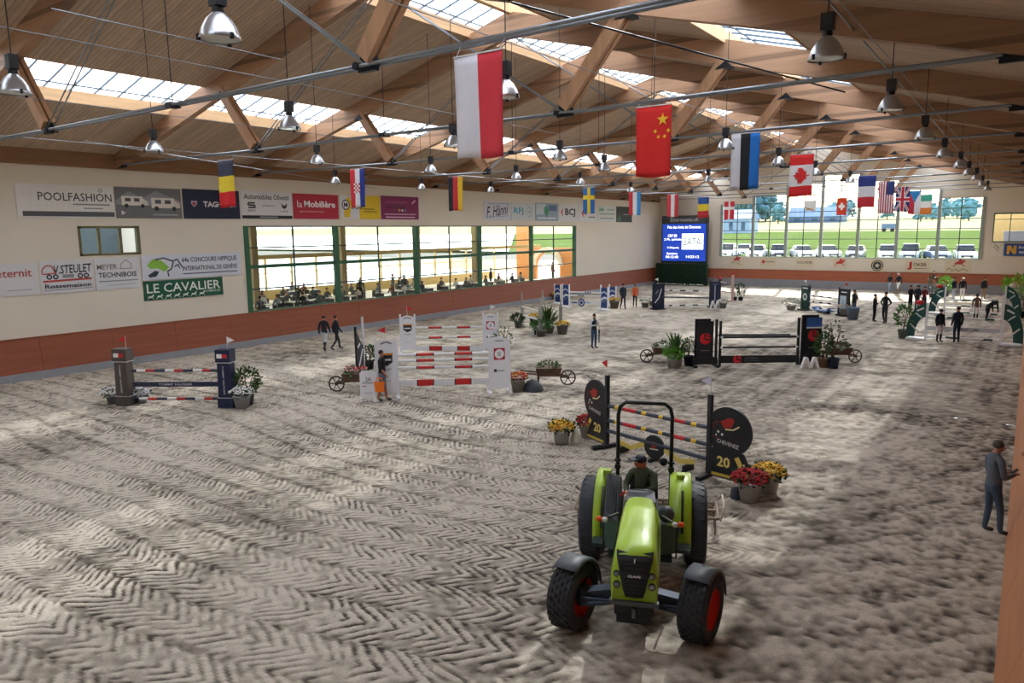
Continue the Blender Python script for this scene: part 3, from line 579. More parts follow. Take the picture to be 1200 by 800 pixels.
P('person in dark red jacket behind the green wing, rightmost of three', (-5.696, 56.408, 0), VR, 1.68, '7a2028', '1c2333', pose=FOLD)
P('rider in dark jacket, white breeches and black boots in front of the green jump', (-3.389, 41.194, 0), VR+.2, 1.68, '151b25', 'd6cfd2', boots='141417', jacket=True, cap='15161a')
P('broad man in navy sweater and jeans in front of the green jump', (-2.671, 41.309, 0), VR+PI, 1.82, '1b2436', '222c40', shoes='c9c9cc', jacket=True)
P('rider in navy jacket and pale breeches beyond the green jump, left of two', (-4.689, 66.156, 0), VR+.5, 1.75, '1b2433', 'a9b6c4', jacket=True)
P('rider in navy jacket and white breeches beyond the green jump, right of two', (-4.138, 66.458, 0), VR-.3, 1.75, '181e2a', 'e2e2e2', jacket=True, cap='c6c6cc')
P('person in black jacket standing against the far orange kick wall', (-2.766, 67.212, 0), VR+.1, 1.75, '17191f', '8f7a68', jacket=True)
P('young rider in brown jacket and white breeches between the green wings', (-2.451, 52.209, 0), VR-.6, 1.62, '6b4f45', 'd8d5d0', boots='1a191c', cap='1c1e24', jacket=True, pose=WALK)
P('person in black bending down to a rail between the green wings', (-1.831, 52.080, 0), VR+math.radians(-80)+PI, 1.78, '1a1d24', '1b1e26', pose=BEND)

# ---- guests seated in the restaurant, in groups at long tables
TB = M('cfc6b4', .6); LEGM = M('3a3a3c', .5)
tb = thing('restaurant_table', 'long pale table behind the green framed window, nearest the left end', 'table', (-34.6, 24.4, 1.05), PI/2, 'tables in the restaurant')
MB().box((-1.1,-.38,.72), (1.1,.38,.76)).build('tabletop', TB, tb); b0 = MB().box((-1.0,-.3,0), (-.95,.3,.72)).build('leg', LEGM, tb); share(b0, 'leg', tb, (1.95, 0, 0))
TPOS = [(-34.6, 27.3), (-34.6, 30.3), (-34.6, 34.5), (-34.6, 37.4), (-34.6, 41), (-34.6, 44.5), (-34.6, 48), (-37.9, 25.8), (-37.9, 29.5), (-37.9, 34), (-37.9, 40), (-41, 27), (-41, 32.5)]
for i, (x, y) in enumerate(TPOS):
    c = copy_tree(tb); c.location = (x, y, 1.05); c['label'] = 'long pale table in the restaurant, %s from the left' % ['second', 'third', 'fourth', 'fifth', 'sixth', 'seventh', 'eighth', 'first of the middle row', 'second of the middle row', 'third of the middle row', 'fourth of the middle row', 'first of the back row', 'second of the back row'][i]
GC = [('3b4048', '2b2d33'), ('6d6f70', '33363d'), ('8a8f96', '3a3f49'), ('b9b3a6', '4b4a4a'), ('232933', '22252c'), ('7a4a3a', '2d2f36'), ('4d5c52', '3a3a3c'), ('d7d4cc', '40454f')]
CLN = ['charcoal', 'mid grey', 'pale blue grey', 'beige', 'near black', 'rust brown', 'moss green', 'off white']
pro = [person('guest in %s seated' % CLN[k], (-34.6, 20+k, 1.05), 0, 1.72, GC[k][0], GC[k][1], hair=['2a211c', '8d8a86', '5a4632', '1b1715'][k % 4], pose=seat(.45, .05*(k % 3)), group='guests seated in the restaurant') for k in range(8)]
spots = []
for (x, y), dens in zip([(-34.6, 24.4)]+TPOS, (4, 4, 4, 3, 2, 3, 2, 3, 4, 4, 2, 2, 3, 2)):
    cand = [(x+.78, y-.6, -1), (x-.78, y-.6, 1), (x+.78, y+.6, -1), (x-.78, y+.6, 1)]
    for c in cand[:dens]: spots.append((c, y))
wh = ['far left window bay', 'left of first green post', 'second window bay', 'third window bay', 'fourth window bay']
cnt = {}
for i, ((x, y, s), ty) in enumerate(spots):
    k = (i*5+i//8) % 8; o = pro[k] if i < 40 and 'used%d' % k not in cnt else copy_tree(pro[k]); cnt['used%d' % k] = 1
    o.location = (x, y, 1.05); o.rotation_euler = (0, 0, -s*PI/2*-1+(rnd.random()-.5)*.5 if False else (PI/2 if s > 0 else -PI/2)+(rnd.random()-.5)*.5)
    reg = 0 if y < 25.5 else 1 if y < 28.4 else 2 if y < 35.1 else 3 if y < 41.9 else 4
    row = 'front' if x > -36 else 'middle' if x > -40 else 'back'
    o['label'] = 'guest in %s, %s row, %s, %s' % (CLN[k], row, wh[reg], 'facing arena' if s > 0 else 'back to arena')
    key = o['label']; cnt[key] = cnt.get(key, 0)+1
    if cnt[key] > 1: o['label'] = o['label'].replace('guest in', ['', 'right hand guest in', 'rightmost guest in'][min(2, cnt[key]-1)])
    if s > 0: o.rotation_euler.z = PI/2
    else: o.rotation_euler.z = -PI/2
    o.rotation_euler.z += (rnd.random()-.5)*.5
    # a chair under every guest
    if i == 0:
        ch = thing('restaurant_chair', 'dark restaurant chair', 'chair', (0,0,1.05), 0, 'chairs in the restaurant')
        MB().box((-.2,-.2,.42), (.2,.2,.45)).build('seat', LEGM, ch); MB().box((-.2,.17,.45), (.2,.2,.85)).build('backrest', LEGM, ch)
        lg = MB().box((-.19,-.19,0), (-.16,-.16,.42)).build('leg', LEGM, ch)
        for dx, dy in ((.35,0),(0,.35),(.35,.35)): share(lg, 'leg', ch, (dx, dy, 0))
        cc = ch
    else: cc = copy_tree(ch)
    cc['label'] = 'dark chair under the '+o['label'].replace('guest in ', '').replace('right hand ', 'second ').replace('rightmost ', 'third ').replace('facing arena', 'facing out').replace('back to arena', 'facing in')
    cc.location = (x, y, 1.05); cc.rotation_euler.z = o.rotation_euler.z
for i, (x, y, c) in enumerate(((-35.6, 32.7, 4), (-35.4, 36.6, 0), (-36.8, 36.9, 1), (-35.2, 46.3, 4), (-37.0, 60.6, 4), (-36.2, 57.2, 5))):
    P('standing guest in %s, %s' % (CLN[c], ['beside the second green post', 'left one of a pair', 'right one of a pair', 'left of the last green post', 'in the stone arch', 'in front of the orange wall'][i]), (x, y, 1.05), rnd.random()*6, 1.76, GC[c][0], GC[c][1], group='guests standing in the restaurant', jacket=True)
# ================================================================== THE TRACTOR (local: nose towards -Y, origin on the ground under the front axle)
LIME = M('98b828', .38, var=.04, coat=.25); BLK = M('191b1e', .45); GRAPH = M('3a3e43', .5); RED = M('d8281c', .45); TYRE = M('333236', .8, var=.15, sc=14); TYREB = M('313640', .6, var=.1); CHR = M('9ba1a7', .3, .8)
tr = thing('tractor', 'lime green orchard tractor with roll bar and red front wheel rims on the sand', 'tractor', (-4.2, 8.82, 0), math.radians(23))
def wheel(name, r, wd, rim, x, y, steer, lugs, tm, label=None):
    o = MB(); h = wd/2
    o.lathe([(r*.60, -h*.86), (r*.72, -h*1.0), (r*.9, -h), (r*.975, -h*.8), (r, -h*.4), (r, h*.4), (r*.975, h*.8), (r*.9, h), (r*.72, h), (r*.60, h*.86)], 36, 0, (0,0,0), 0, False)
    n = lugs[0]
    for i in range(n):
        for k in range(lugs[1]):
            a = 2*PI*(i+(k % 2)*.5)/n; c, s_ = math.cos(a), math.sin(a); xx = -h*.82+2*h*.82*(k+.5)/lugs[1]; l = h*.82/lugs[1]*.75
            R0, R1 = r*.985, r+lugs[2]; t0 = PI/n*lugs[3]
            vs = []
            for R in (R0, R1):
                for dx, da in ((-l, -t0), (l, -t0*.6), (l, t0), (-l, t0*.6)): vs.append((xx+dx, R*math.cos(a+da), R*math.sin(a+da)))
            o.add(vs, [(0,1,2,3),(7,6,5,4),(0,4,5,1),(1,5,6,2),(2,6,7,3),(3,7,4,0)])
    w_ = o.build(name, tm, tr, label); w_.location = (x, y, r+lugs[2]*.5); w_.rotation_euler = (0, 0, steer)
    q = MB(); q.lathe([(r*.62, -h*.9), (r*.6, -h*.55), (r*.5, -h*.1), (r*.2, 0), (r*.2, h*.1), (r*.5, h*.15), (r*.6, h*.6), (r*.62, h*.9)], 28, 0, (0,0,0), 0, False)
    q.build('rim', rim, w_); q = MB(); q.lathe([(.0, -h*.5), (r*.16, -h*.5), (r*.2, -.02), (r*.2, h*.35), (r*.1, h*.5), (0, h*.5)], 14, 0, (0,0,0), 0, False)
    for i in range(6): a = PI*i/3; q.lathe([(.014, 0), (.014, h*.3), (0, h*.32)], 6, 0, (0, r*.3*math.cos(a), r*.3*math.sin(a)), 0)
    q.build('hub', BLK, w_); return w_
ST_ = math.radians(-20)
for s in (-1, 1): wheel('front_wheel', .475, .40, RED, s*.90, 0, ST_, (26, 5, .022, .60), TYRE, 'wide front wheel with studded turf tyre and red rim')
for s in (-1, 1): wheel('rear_wheel', .70, .36, M('b8281e', .5), s*.88, 2.45, 0, (30, 2, .004, .7), TYREB)
# bonnet lofted from cross sections (y, half width low, half width high, z low, z shoulder, z top)
sec = [(-.50, .26, .24, .72, .78, .82), (-.53, .29, .265, .72, .96, 1.03), (-.49, .305, .275, .72, 1.16, 1.23), (-.42, .31, .275, .73, 1.31, 1.37), (-.25, .315, .27, .75, 1.405, 1.45), (.3, .318, .255, .79, 1.455, 1.50), (.8, .31, .24, .84, 1.49, 1.535), (1.22, .29, .22, .88, 1.52, 1.56)]
def loft(sec, mats_fn=None, inset=0):
    b = MB(); vs = []; n = 12
    for y, wl, wh_, zl, zs, zt_ in sec:
        pr = [(-wl, zl), (-wl-.012, zl+(zs-zl)*.5), (-wh_-.01, zs-.06), (-wh_*.97, zs), (-wh_*.78, zs+(zt_-zs)*.75), (-wh_*.25, zt_), (wh_*.25, zt_), (wh_*.78, zs+(zt_-zs)*.75), (wh_*.97, zs), (wh_+.01, zs-.06), (wl+.012, zl+(zs-zl)*.5), (wl, zl)]
        vs += [(x, y, z) for x, z in pr]
    fs = [(i*n+j, i*n+j+1, (i+1)*n+j+1, (i+1)*n+j) for i in range(len(sec)-1) for j in range(n-1)]+[tuple(reversed(range(n))), tuple((len(sec)-1)*n+j for j in range(n))]
    return b.add(vs, fs, 0, True)
hood = loft(sec).build('bonnet', LIME, tr)
def nose_y(z):   # front surface of the bonnet at height z
    zz = [.78, .96, 1.16, 1.31, 1.405, 1.455]; yy = [-.50, -.53, -.49, -.42, -.25, .3]; return float(np.interp(z, zz, yy))
g = MB(); rows = [(.80, .12, -.53), (.92, .15, -.55), (1.06, .18, -.545), (1.18, .205, -.515), (1.28, .23, -.47), (1.34, .245, -.43)]
vs = []
for z, hw_, yy in rows[:6]: vs += [(-hw_, yy, z), (-hw_*.5, yy-.012, z), (0, yy-.016, z), (hw_*.5, yy-.012, z), (hw_, yy, z)]
vs += [(-.25, -.37, 1.40), (-.12, -.395, 1.38), (0, -.40, 1.375), (.12, -.395, 1.38), (.25, -.37, 1.40)]
vs += [(x, y+.05, z) for x, y, z in vs[:5]]
g.add(vs, [(i*5+j, i*5+j+1, (i+1)*5+j+1, (i+1)*5+j) for i in range(6) for j in range(4)]+[(35+j, 36+j, j+1, j) for j in range(4)], 0, True); grille = g.build('grille', M('212429', .4), tr)
g = MB()
for i in range(9):
    z = .85+i*.055; hw_ = float(np.interp(z, [.8, .92, 1.06, 1.18, 1.34], [.12, .15, .18, .205, .245]))*.8; yy = float(np.interp(z, [.8, .92, 1.06, 1.18, 1.28, 1.34], [-.546, -.566, -.561, -.531, -.486, -.446]))
    if abs(z-1.12) > .04: g.box((-hw_, yy-.008, z-.008), (hw_, yy+.01, z+.008))
g.build('grille_slat', M('101114', .5), grille)['kind'] = 'stuff'
sign_art(grille, [('t', 'CLAAS', 0, 0, .17, .032, 'dfe2e6', .03)], 0, 'lettering'); tr_t = grille.children[-1]; tr_t.location = (0, -.572, 1.12); tr_t.rotation_euler = (-.22, 0, 0)
e = MB().box((-.006, -.49, 1.27), (.006, -.47, 1.32)).build('emblem', M('e6e6e6', .3), grille)
for s in (-1, 1):
    for z in (.98, 1.11):
        l = MB().lathe([(.048, 0), (.05, .03), (.04, .035), (0, .02)], 14, 0, (0,0,0), 1).build('headlight', BLK, tr); l.location = (s*.235, nose_y(z)-.035+(.02 if z > 1 else .0), z)
        MB().lathe([(.034, -.004), (.0, -.01)], 12, 0, (0,0,0), 1).build('lens', M('8d9296', .15, .6), l)
    # side grille panels
    b = MB().add([(s*.324, -.3, .80), (s*.334, .75, .88), (s*.30, .75, 1.38), (s*.30, -.1, 1.3), (s*.31, -.3, 1.2)], [(0,1,2,3,4)] if s > 0 else [(4,3,2,1,0)]); b.build('side_vent', M('24272b', .6), tr)
MB().add([(-.24, 1.1, 1.53), (.24, 1.1, 1.53), (.21, 1.42, 1.60), (-.21, 1.42, 1.60), (-.25, 1.1, 1.46), (.25, 1.1, 1.46), (.24, 1.42, 1.3), (-.24, 1.42, 1.3)], [(0,1,2,3), (0,4,5,1), (1,5,6,2), (3,2,6,7), (0,3,7,4)]).build('dashboard', M('363b44', .5), tr, bevel=.02)
b = MB(); b.box((-.27, -.50, .52), (.27, -.2, .72)); b.box((-.24, -.47, .38), (.24, -.1, .53)); b.box((-.21, -.3, .4), (.21, 2.9, .82)); b.box((-.3, .3, .6), (.3, 1.3, .86)); b.build('chassis', BLK, tr, bevel=.012)
b = MB(); b.box((-.33, -.55, .68), (.33, -.46, .74)); b.lathe([(.03, 0), (.03, .14)], 10, 0, (0, -.51, .5)); b.build('bumper_plate', M('55595e', .5, .5), tr)
b = MB(); b.prism([(-.78, .42), (-.2, .52), (.2, .52), (.78, .42), (.74, .58), (.2, .68), (-.2, .68), (-.74, .58)], -.09, .09); b.tube([(-.75, -.16, .52), (.75, -.16, .52)], .022, 8)
for s in (-1, 1): b.lathe([(.09, -.13), (.09, .15)], 12, 0, (s*.76, 0, .48)); b.tube([(s*.3, -.15, .5), (s*.66, -.2, .46)], .035, 8)
b.build('front_axle', M('3c4656', .5, .4), tr)
for s in (-1, 1):   # small front mudguards on brackets
    b = MB(); n = 10; vs = []
    for i in range(n+1):
        a = math.radians(-28+118*i/n)+PI/2; R = .56
        for x in (-.2, -.17, .17, .2): vs.append((x, -R*math.cos(a)*-1*-1, .49+R*math.sin(a)-(0 if abs(x) < .18 else .05)))
    fs = [(i*4+j, i*4+j+1, (i+1)*4+j+1, (i+1)*4+j) for i in range(n) for j in range(3)]; b.add(vs, fs, 0, True)
    m = b.build('front_mudguard', M('4a5058', .45), tr); m.location = (s*.90, 0, 0); m.rotation_euler = (0, 0, ST_); sl = m.modifiers.new('thick', 'SOLIDIFY'); sl.thickness = .02
    MB().tube([(-s*.02, .12, .48), (-s*.18, .16, .75), (-s*.14, .12, 1.0), (0, .1, 1.03)], .02, 7).build('bracket', BLK, m)
for s in (-1, 1):   # rear mudguards: a curved green skin with inner cheek
    b = MB(); n = 16; vs = []; R = .80
    ii = .44 if s > 0 else .62; pf = [(ii, -.42), (ii, -.02), (ii+.05, 0.03), (.78, .03), (.80, .01), (.80, -.06)]
    for i in range(n+1):
        a = math.radians(-12+150*i/n); vs += [(s*x, 2.45-(R+dr)*math.cos(a), .72+(R+dr)*math.sin(a)) for x, dr in pf]
    k = len(pf); fs = [(i*k+j, i*k+j+1, (i+1)*k+j+1, (i+1)*k+j) for i in range(n) for j in range(k-1)]; b.add(vs, fs, 0, True); fd = b.build('rear_mudguard', LIME, tr); sl = fd.modifiers.new('thick', 'SOLIDIFY'); sl.thickness = .015
    b = MB(); b.add([(s*.66, 1.78, 1.24), (s*.71, 1.78, 1.24), (s*.71, 2.02, 1.47), (s*.66, 2.02, 1.47)], [(0,1,2,3)])
    vs = []
    for a in range(8, 58, 7): A = math.radians(a); vs += [(s*.63, 2.45-.845*math.cos(A), .72+.845*math.sin(A)), (s*.67, 2.45-.845*math.cos(A), .72+.845*math.sin(A))]
    b = MB().add(vs, [(2*i, 2*i+1, 2*i+3, 2*i+2) for i in range(len(vs)//2-1)], 0, True); b.build('grip_slot', BLK, fd)
    MB().box((s*.62-.07, 2.28, 1.535), (s*.62+.07, 2.42, 1.60)).build('latch_block', LIME, fd, bevel=.01)
    b = MB(); b.tube([(s*.30, 1.15, .66), (s*.56, 1.05, .68), (s*.56, 1.0, 1.22)], .014, 6); b.build('lamp_stalk', BLK, tr)
    i_ = MB().ball((s*.62, .97, 1.26), .055, 10, 0, (1.1, .7, .8)).build('indicator', M('e2551f', .3), tr); MB().ball((s*.53, .95, 1.26), .05, 10, 0, (1, .8, .9)).build('side_light', M('d9dadc', .2), i_); MB().tube([(s*.34, 1.2, 1.28), (s*.50, 1.0, 1.27)], .02, 6).build('arm', BLK, i_)
b = MB(); b.box((-.78, 1.35, .62), (.78, 2.0, .68)); b.box((-.5, 1.25, .5), (.5, 1.5, .64)); b.box((-.44, 1.55, .66), (.44, 2.95, .78)); b.build('platform', M('33413c', .6), tr)
b = MB();
for s in (-1, 1): MB().add([(s*.30, 1.2, .64), (s*.55, 1.3, .64), (s*.62, 1.35, 1.05), (s*.33, 1.2, 1.15)], [(0,1,2,3)]).build('footwell_guard', M('3f5a50', .35), tr)
b = MB(); b.box((-.24, 2.05, .78), (.24, 2.5, 1.0)); b.box((-.25, 2.02, 1.0), (.25, 2.52, 1.08)); b.add([(-.25, 2.46, 1.05), (.25, 2.46, 1.05), (.23, 2.62, 1.48), (-.23, 2.62, 1.48), (-.25, 2.56, 1.05), (.25, 2.56, 1.05), (.23, 2.72, 1.48), (-.23, 2.72, 1.48)], [(0,1,2,3),(7,6,5,4),(0,4,5,1),(1,5,6,2),(2,6,7,3),(3,7,4,0)]); b.build('seat', M('1c1d20', .7), tr, bevel=.015)
b = MB(); b.tube([(-.46, 2.62, .8), (-.46, 2.62, 2.52), (-.43, 2.62, 2.66), (-.33, 2.62, 2.74), (.33, 2.62, 2.74), (.43, 2.62, 2.66), (.46, 2.62, 2.52), (.46, 2.62, .8)], .034, 10)
for s in (-1, 1): b.box((s*.46-.05, 2.56, 1.55), (s*.46+.05, 2.68, 1.62)); b.box((s*.46-.055, 2.57, 1.68), (s*.46+.055, 2.67, 1.72))
b.build('roll_bar', BLK, tr)
wl = MB().lathe([(.05, .06), (.075, 0), (.07, -.03), (0, -.035)], 12, 0, (.33, 2.58, 1.72), 1).build('work_light', M('22283a', .3), tr)
b = MB(); b.lathe([(.2, 0), (.222, .02), (.2, .04), (.19, .02), (.2, 0)], 20, 0, (0,0,0), 2, False)
for a in (0, 2.1, 4.2): b.tube([(0,0,.01), (.2*math.cos(a), .2*math.sin(a), .02)], .014, 6)
b.tube([(0,0,.02), (0,0,-.25)], .03, 8); o = b.build('steering_wheel', BLK, tr); o.location = (-.0, 1.66, 1.46); o.rotation_euler = (-.5, 0, 0)
# right hand console (image left) with ribs and levers
b = MB(); b.add([(-.36, 1.5, 1.0), (-.61, 1.6, 1.12), (-.61, 2.2, 1.60), (-.36, 2.3, 1.52), (-.34, 1.5, .75), (-.61, 1.6, .8), (-.61, 2.2, .8), (-.34, 2.3, .8)], [(0,1,2,3),(4,7,6,5),(0,4,5,1),(1,5,6,2),(2,6,7,3),(3,7,4,0)]); cs = b.build('console', M('42464d', .5), tr, bevel=.03)
b = MB()
for i in range(5): x = -.575+.045*i; b.bar((x, 1.62, 1.12), (x, 2.08, 1.47), .014, .05)
b.build('console_rib', M('23252a', .6), cs)['kind'] = 'stuff'
b = MB()
for x, y in ((-.36, 1.85), (-.33, 1.97), (-.36, 2.1)): b.tube([(x, y, 1.1), (x+.02, y-.03, 1.33)], .01, 6)
b.build('lever', CHR, cs); b = MB(); b.ball((-.34, 1.82, 1.35), .025, 8); b.ball((-.31, 1.94, 1.35), .022, 8); b.build('lever_knob', M('c8281e', .4), cs)
MB().ball((.40, 1.5, 1.2), .13, 12, 0, (1, 1, 1.05)).build('air_filter', M('3c4048', .5), tr); b = MB()
for s in (-1, 1): b.tube([(s*.3, 2.9, .5), (s*.42, 3.4, .45)], .03, 7)
b.tube([(0, 2.9, .95), (0, 3.4, .8)], .03, 7); b.build('rear_linkage', BLK, tr)
# driver
def trl(x, y, z): c, s_ = math.cos(math.radians(23)), math.sin(math.radians(23)); return (-4.2+x*c-y*s_, 8.82+x*s_+y*c, z)
sp = seat(.52); sp.update(elp=(.25, -.2, .92), wrp=(.02, -.42, .86), hap=(-.06, -.47, .87), eln=(-.26, -.14, .9), wrn=(-.18, -.40, .86), han=(-.14, -.47, .88), hd=(-.03, -.10, 1.285), ht=(-.05, -.12, 1.37), knp=(.15, -.44, .5), knn=(-.15, -.44, .5), anp=(.16, -.52, .14), ann=(-.16, -.52, .14), top_=(.17, -.68, .08), ton=(-.17, -.68, .08))
dv = person('driver in dark green jacket and navy cap steering the lime green tractor', trl(0, 2.27, .50), math.radians(23-12), 1.78, '37402f', '2b2f38', skin='b5694f', pose=sp, cap='191e2c', jacket=True, face=True, level=2, group=None)
for ch in dv.children:      # head turned to its right
    if ch.name.split('.')[0] in ('cap', 'nose_and_ears', 'eyes', 'pupils', 'mouth'):
        hd = Vector((-.03, -.10, 1.32))*(1.78/1.75); R = Matrix.Rotation(math.radians(-48), 4, 'Z'); ch.matrix_local = Matrix.Translation(hd) @ R @ Matrix.Translation(-hd)
# arena harrow behind the tractor
hw = thing('arena_harrow', 'rusty grey arena harrow hitched behind the tractor', 'harrow', trl(0, 3.95, 0), math.radians(23)); HM = M('8b7d6c', .7, .3)
b = MB()
for y in (-.3, .1, .5): b.tube([(-1.35, y, .32), (1.35, y, .32)], .03, 7)
for x in (-1.35, -.45, .45, 1.35): b.tube([(x, -.3, .32), (x, .5, .32)], .03, 7)
b.tube([(-.42, -.35, .45), (-.42, .0, .34)], .03, 7); b.tube([(.42, -.35, .45), (.42, .0, .34)], .03, 7); b.build('frame', HM, hw)
t0 = MB().tube([(0, 0, .32), (0, .1, .2), (0, -.02, .0)], .014, 6).build('tine', HM, hw); t0.location = (-1.3, -.3, 0)
for y in (-.3, .1, .5):
    for i in range(9):
        if (y, i) != (-.3, 0): share(t0, 'tine', hw, (-1.3+i*.325, y, 0))
b = MB().lathe([(.11, -1.3), (.11, 1.3)], 14, 0, (0, .8, .12), 0); b.build('roller', HM, hw)
b = MB()
for s in (-1, 1): b.tube([(s*1.38, -.35, .3), (s*1.46, -.2, .5), (s*1.46, .5, .5), (s*1.4, .8, .3)], .022, 7)
b.build('side_hoop', M('b0a795', .6, .4), hw)

# ================================================================== JUMPS
def pole(A, B, za, zb, bands, label, r=.05, group=None, kind='jump_pole', cat='pole', plank=0):
    A = Vector((A[0], A[1], za)); B = Vector((B[0], B[1], zb)); L_ = (B-A).length; mats = []; b = MB(); x = 0; tot = sum(l for _, l in bands); d = {}
    for h, l in bands:
        if h not in d: d[h] = len(mats); mats.append(M(h, .4, var=.03))
        x1 = x+l/tot*L_
        if plank: b.box((x, -.02, -plank/2), (x1, .02, plank/2), d[h])
        else: b.lathe([(r, x), (r, x1)], 12, d[h], (0, 0, 0), 0, False)
        x = x1
    if not plank: b.lathe([(r*.98, 0), (r*.98, .001)], 12, d[bands[0][0]], (0,0,0), 0); b.lathe([(r*.98, L_-.001), (r*.98, L_)], 12, d[bands[-1][0]], (0,0,0), 0)
    o = b.build(kind, mats); tag(o, label, cat, group); o.location = A; v = B-A
    o.rotation_euler = (0, -math.atan2(v.z, math.hypot(v.x, v.y)), math.atan2(v.y, v.x)); return o
def standard(t, x, h, m, w_=.07, foot=True, d_=.5, cups=()):
    p_ = MB().box((x-w_/2, -w_/2, 0), (x+w_/2, w_/2, h)).build('post', m, t)
    if foot: MB().box((x-w_*.6, -d_/2, 0), (x+w_*.6, d_/2, .09)).build('foot', m, t)
    for z in cups: MB().box((x-.05, -w_/2-.05, z-.08), (x+.05, w_/2+.05, z-.05)).build('cup', CHR, t)
def pennant(t, x, z, h, s=1):
    MB().tube([(x, 0, z), (x, 0, z+.42)], .008, 6).build('flag_stick', M('d8d8d8'), t); MB().prism([(x, z+.42), (x+s*.26, z+.3), (x, z+.2)], -.006, .006).build('pennant', M(h, .7), t)
# --- near jump with the two big black discs
W20 = M('23262b', .5); YG = 'd9bd55'
L1 = (-8.766, 16.504); R1 = (-5.716, 15.779)
def disc_wing(loc, rz, s, pen, label, hgt):
    cx_ = .5
    t = thing('jump_wing', label, 'jump wing', (*loc, 0), rz, None); standard(t, 0, hgt, M('2a2d33', .5), .1, True, .9)
    b = MB(); b.disc(s*cx_, 1.18, .56, -.03, .03, 0, 36); b.build('disc_panel', W20, t)
    x0 = s*.08; b = MB(); b.prism([(x0, .06), (s*1.2, .06), (s*1.2, .12), (s*.86, .72), (s*.2, .85), (x0, .7)], -.035, .035); b.build('lower_panel', W20, t)
    art = [('s', [(s*.1, .13), (s*1.1, .13)], .07, 'c9ae4a'), ('s', [(s*.98, .18), (s*.72, .62)], .12, 'd9c25c'), ('s', [(s*1.1, .16), (s*.9, .5)], .04, 'e8dca0'), ('d', s*.4, .45, .27, '23262b'), ('t', '20', s*.4, .45, .33, .25, 'e6cf7a', .03),
        ('d', s*.55, 1.45, .05, 'c23328', 1.6), ('p', [(s*(cx_+.02)-.22, 1.38), (s*(cx_+.02)-.02, 1.5), (s*(cx_+.02)+.14, 1.46), (s*(cx_+.02)+.05, 1.28), (s*(cx_+.02)-.14, 1.25)], 'a92b26'), ('s', [(s*(cx_+.02)-.1, 1.22), (s*(cx_+.02)+.1, 1.24), (s*(cx_+.02)+.25, 1.34)], .035, 'e9dcb0'),
        ('s', [(s*cx_-.38, 1.2), (s*cx_-.38, 1.3), (s*cx_-.3, 1.38), (s*cx_-.2, 1.36)], .02, '8a2a26'), ('s', [(s*cx_-.4, 1.02), (s*cx_-.2, .98)], .02, '8a2a26'), ('d', s*cx_-.25, 1.14, .03, 'e8e8e8'), ('d', s*cx_-.15, 1.09, .03, 'e8e8e8'), ('d', s*cx_-.3, 1.06, .022, 'e8e8e8'),
        ('s', [(s*cx_+.05, 1.1), (s*cx_+.35, 1.08)], .05, '3c1c22'), ('t', 'CHEVENEZ', s*cx_, .9, .56, .09, 'd8d8d4', .01, -.12)]
    sign_art(t, art, -.037, 'print')
    pennant(t, 0, hgt, pen, -1); return t
d1 = Vector((R1[0]-L1[0], R1[1]-L1[1])); a1 = math.atan2(d1.y, d1.x)
disc_wing(L1, a1-math.radians(14), -1, 'd02a2a', 'black round jump wing marked 20 with red pennant, left of the tractor', 1.95)
disc_wing(R1, a1+math.radians(2), 1, 'c9c6e0', 'black round jump wing marked 20 with pale pennant, right of the tractor', 1.95)
bl, ye, re_ = '3d4654', 'e3b92e', 'c5262c'
BND = [(bl,.12),(ye,.06),(bl,.05),(re_,.18),(bl,.07),(ye,.06),(bl,.16),(ye,.05),(bl,.12),(re_,.15),(bl,.07),(ye,.06),(bl,.14)]
for k, (ya, yb, bn, lb) in enumerate(((1.139, 1.169, BND, 'blue pole with red and yellow bands, upper of two between the black discs'), (0.746, 0.762, BND, 'blue pole with red and yellow bands, lower of two between the black discs'), (0.467, 0.413, [('39424f', 1)], 'plain dark blue pole below the banded poles between the black discs'))):
    pole(L1, R1, ya, yb, bn, lb, .05)
fl = thing('jump_filler', 'low black and gold filler board with round emblem under the near jump', 'filler', (*((Vector(L1)+Vector(R1))/2), 0), a1)
b = MB(); b.disc(0, .36, .3, -.03, .03); b.build('disc_panel', W20, fl)
for s in (-1, 1): b = MB(); b.prism([(s*.3, .3), (s*.75, .12), (s*1.2, .2), (s*1.15, .32), (s*.75, .24), (s*.32, .46)], -.02, .02); b.build('crescent', M('d8c268'), fl); MB().box((s*1.0-.03, -.2, 0), (s*1.0+.03, .2, .16)).build('foot', W20, fl)
MB().box((-.04, -.2, 0), (.04, .2, .08)).build('foot', W20, fl)
sign_art(fl, [('p', [(-.12, .42), (.02, .5), (.12, .42), (0, .33)], 'b3302a'), ('s', [(-.12, .3), (.14, .32)], .03, 'd8d0b0')], -.034, 'print')
# --- left jump: two tapered columns
def column_wing(loc, rz, h, hx, label, pen):
    t = thing('jump_wing', label, 'jump wing', (*loc, 0), rz); m = M(hx, .5)
    def tap(z0, z1, w0, w1): 
        b = MB(); b.add([(s*w, q*w*.8, z) for z, w in ((z0, w0), (z1, w1)) for s, q in ((-1,-1),(1,-1),(1,1),(-1,1))], [(0,3,2,1),(4,5,6,7),(0,1,5,4),(1,2,6,5),(2,3,7,6),(3,0,4,7)]); return b
    tap(0, h*.17, .27, .26).build('base', m, t); tap(h*.17, h*.78, .235, .215).build('shaft', m, t); tap(h*.78, h, .255, .25).build('cap', m, t)
    tap(h*.775, h*.785, .262, .262).build('trim_line', M('d8d8dc'), t); tap(h*.165, h*.175, .264, .264).build('trim_line', M('a8a8b0'), t)
    sign_art(t, [('r', -.19, h*.86, -.01, h*.93, 'e8e8ea'), ('r', -.01, h*.86, .17, h*.93, 'c22a30'), ('t', 'TOMMY HILFIGER', 0, h*.48, h*.5, .06, 'c9ccd6', .01, -PI/2)], -.212, 'print')
    pennant(t, .1 if pen != 'd02a2a' else .15, h, pen, 1 if pen != 'd02a2a' else -1)
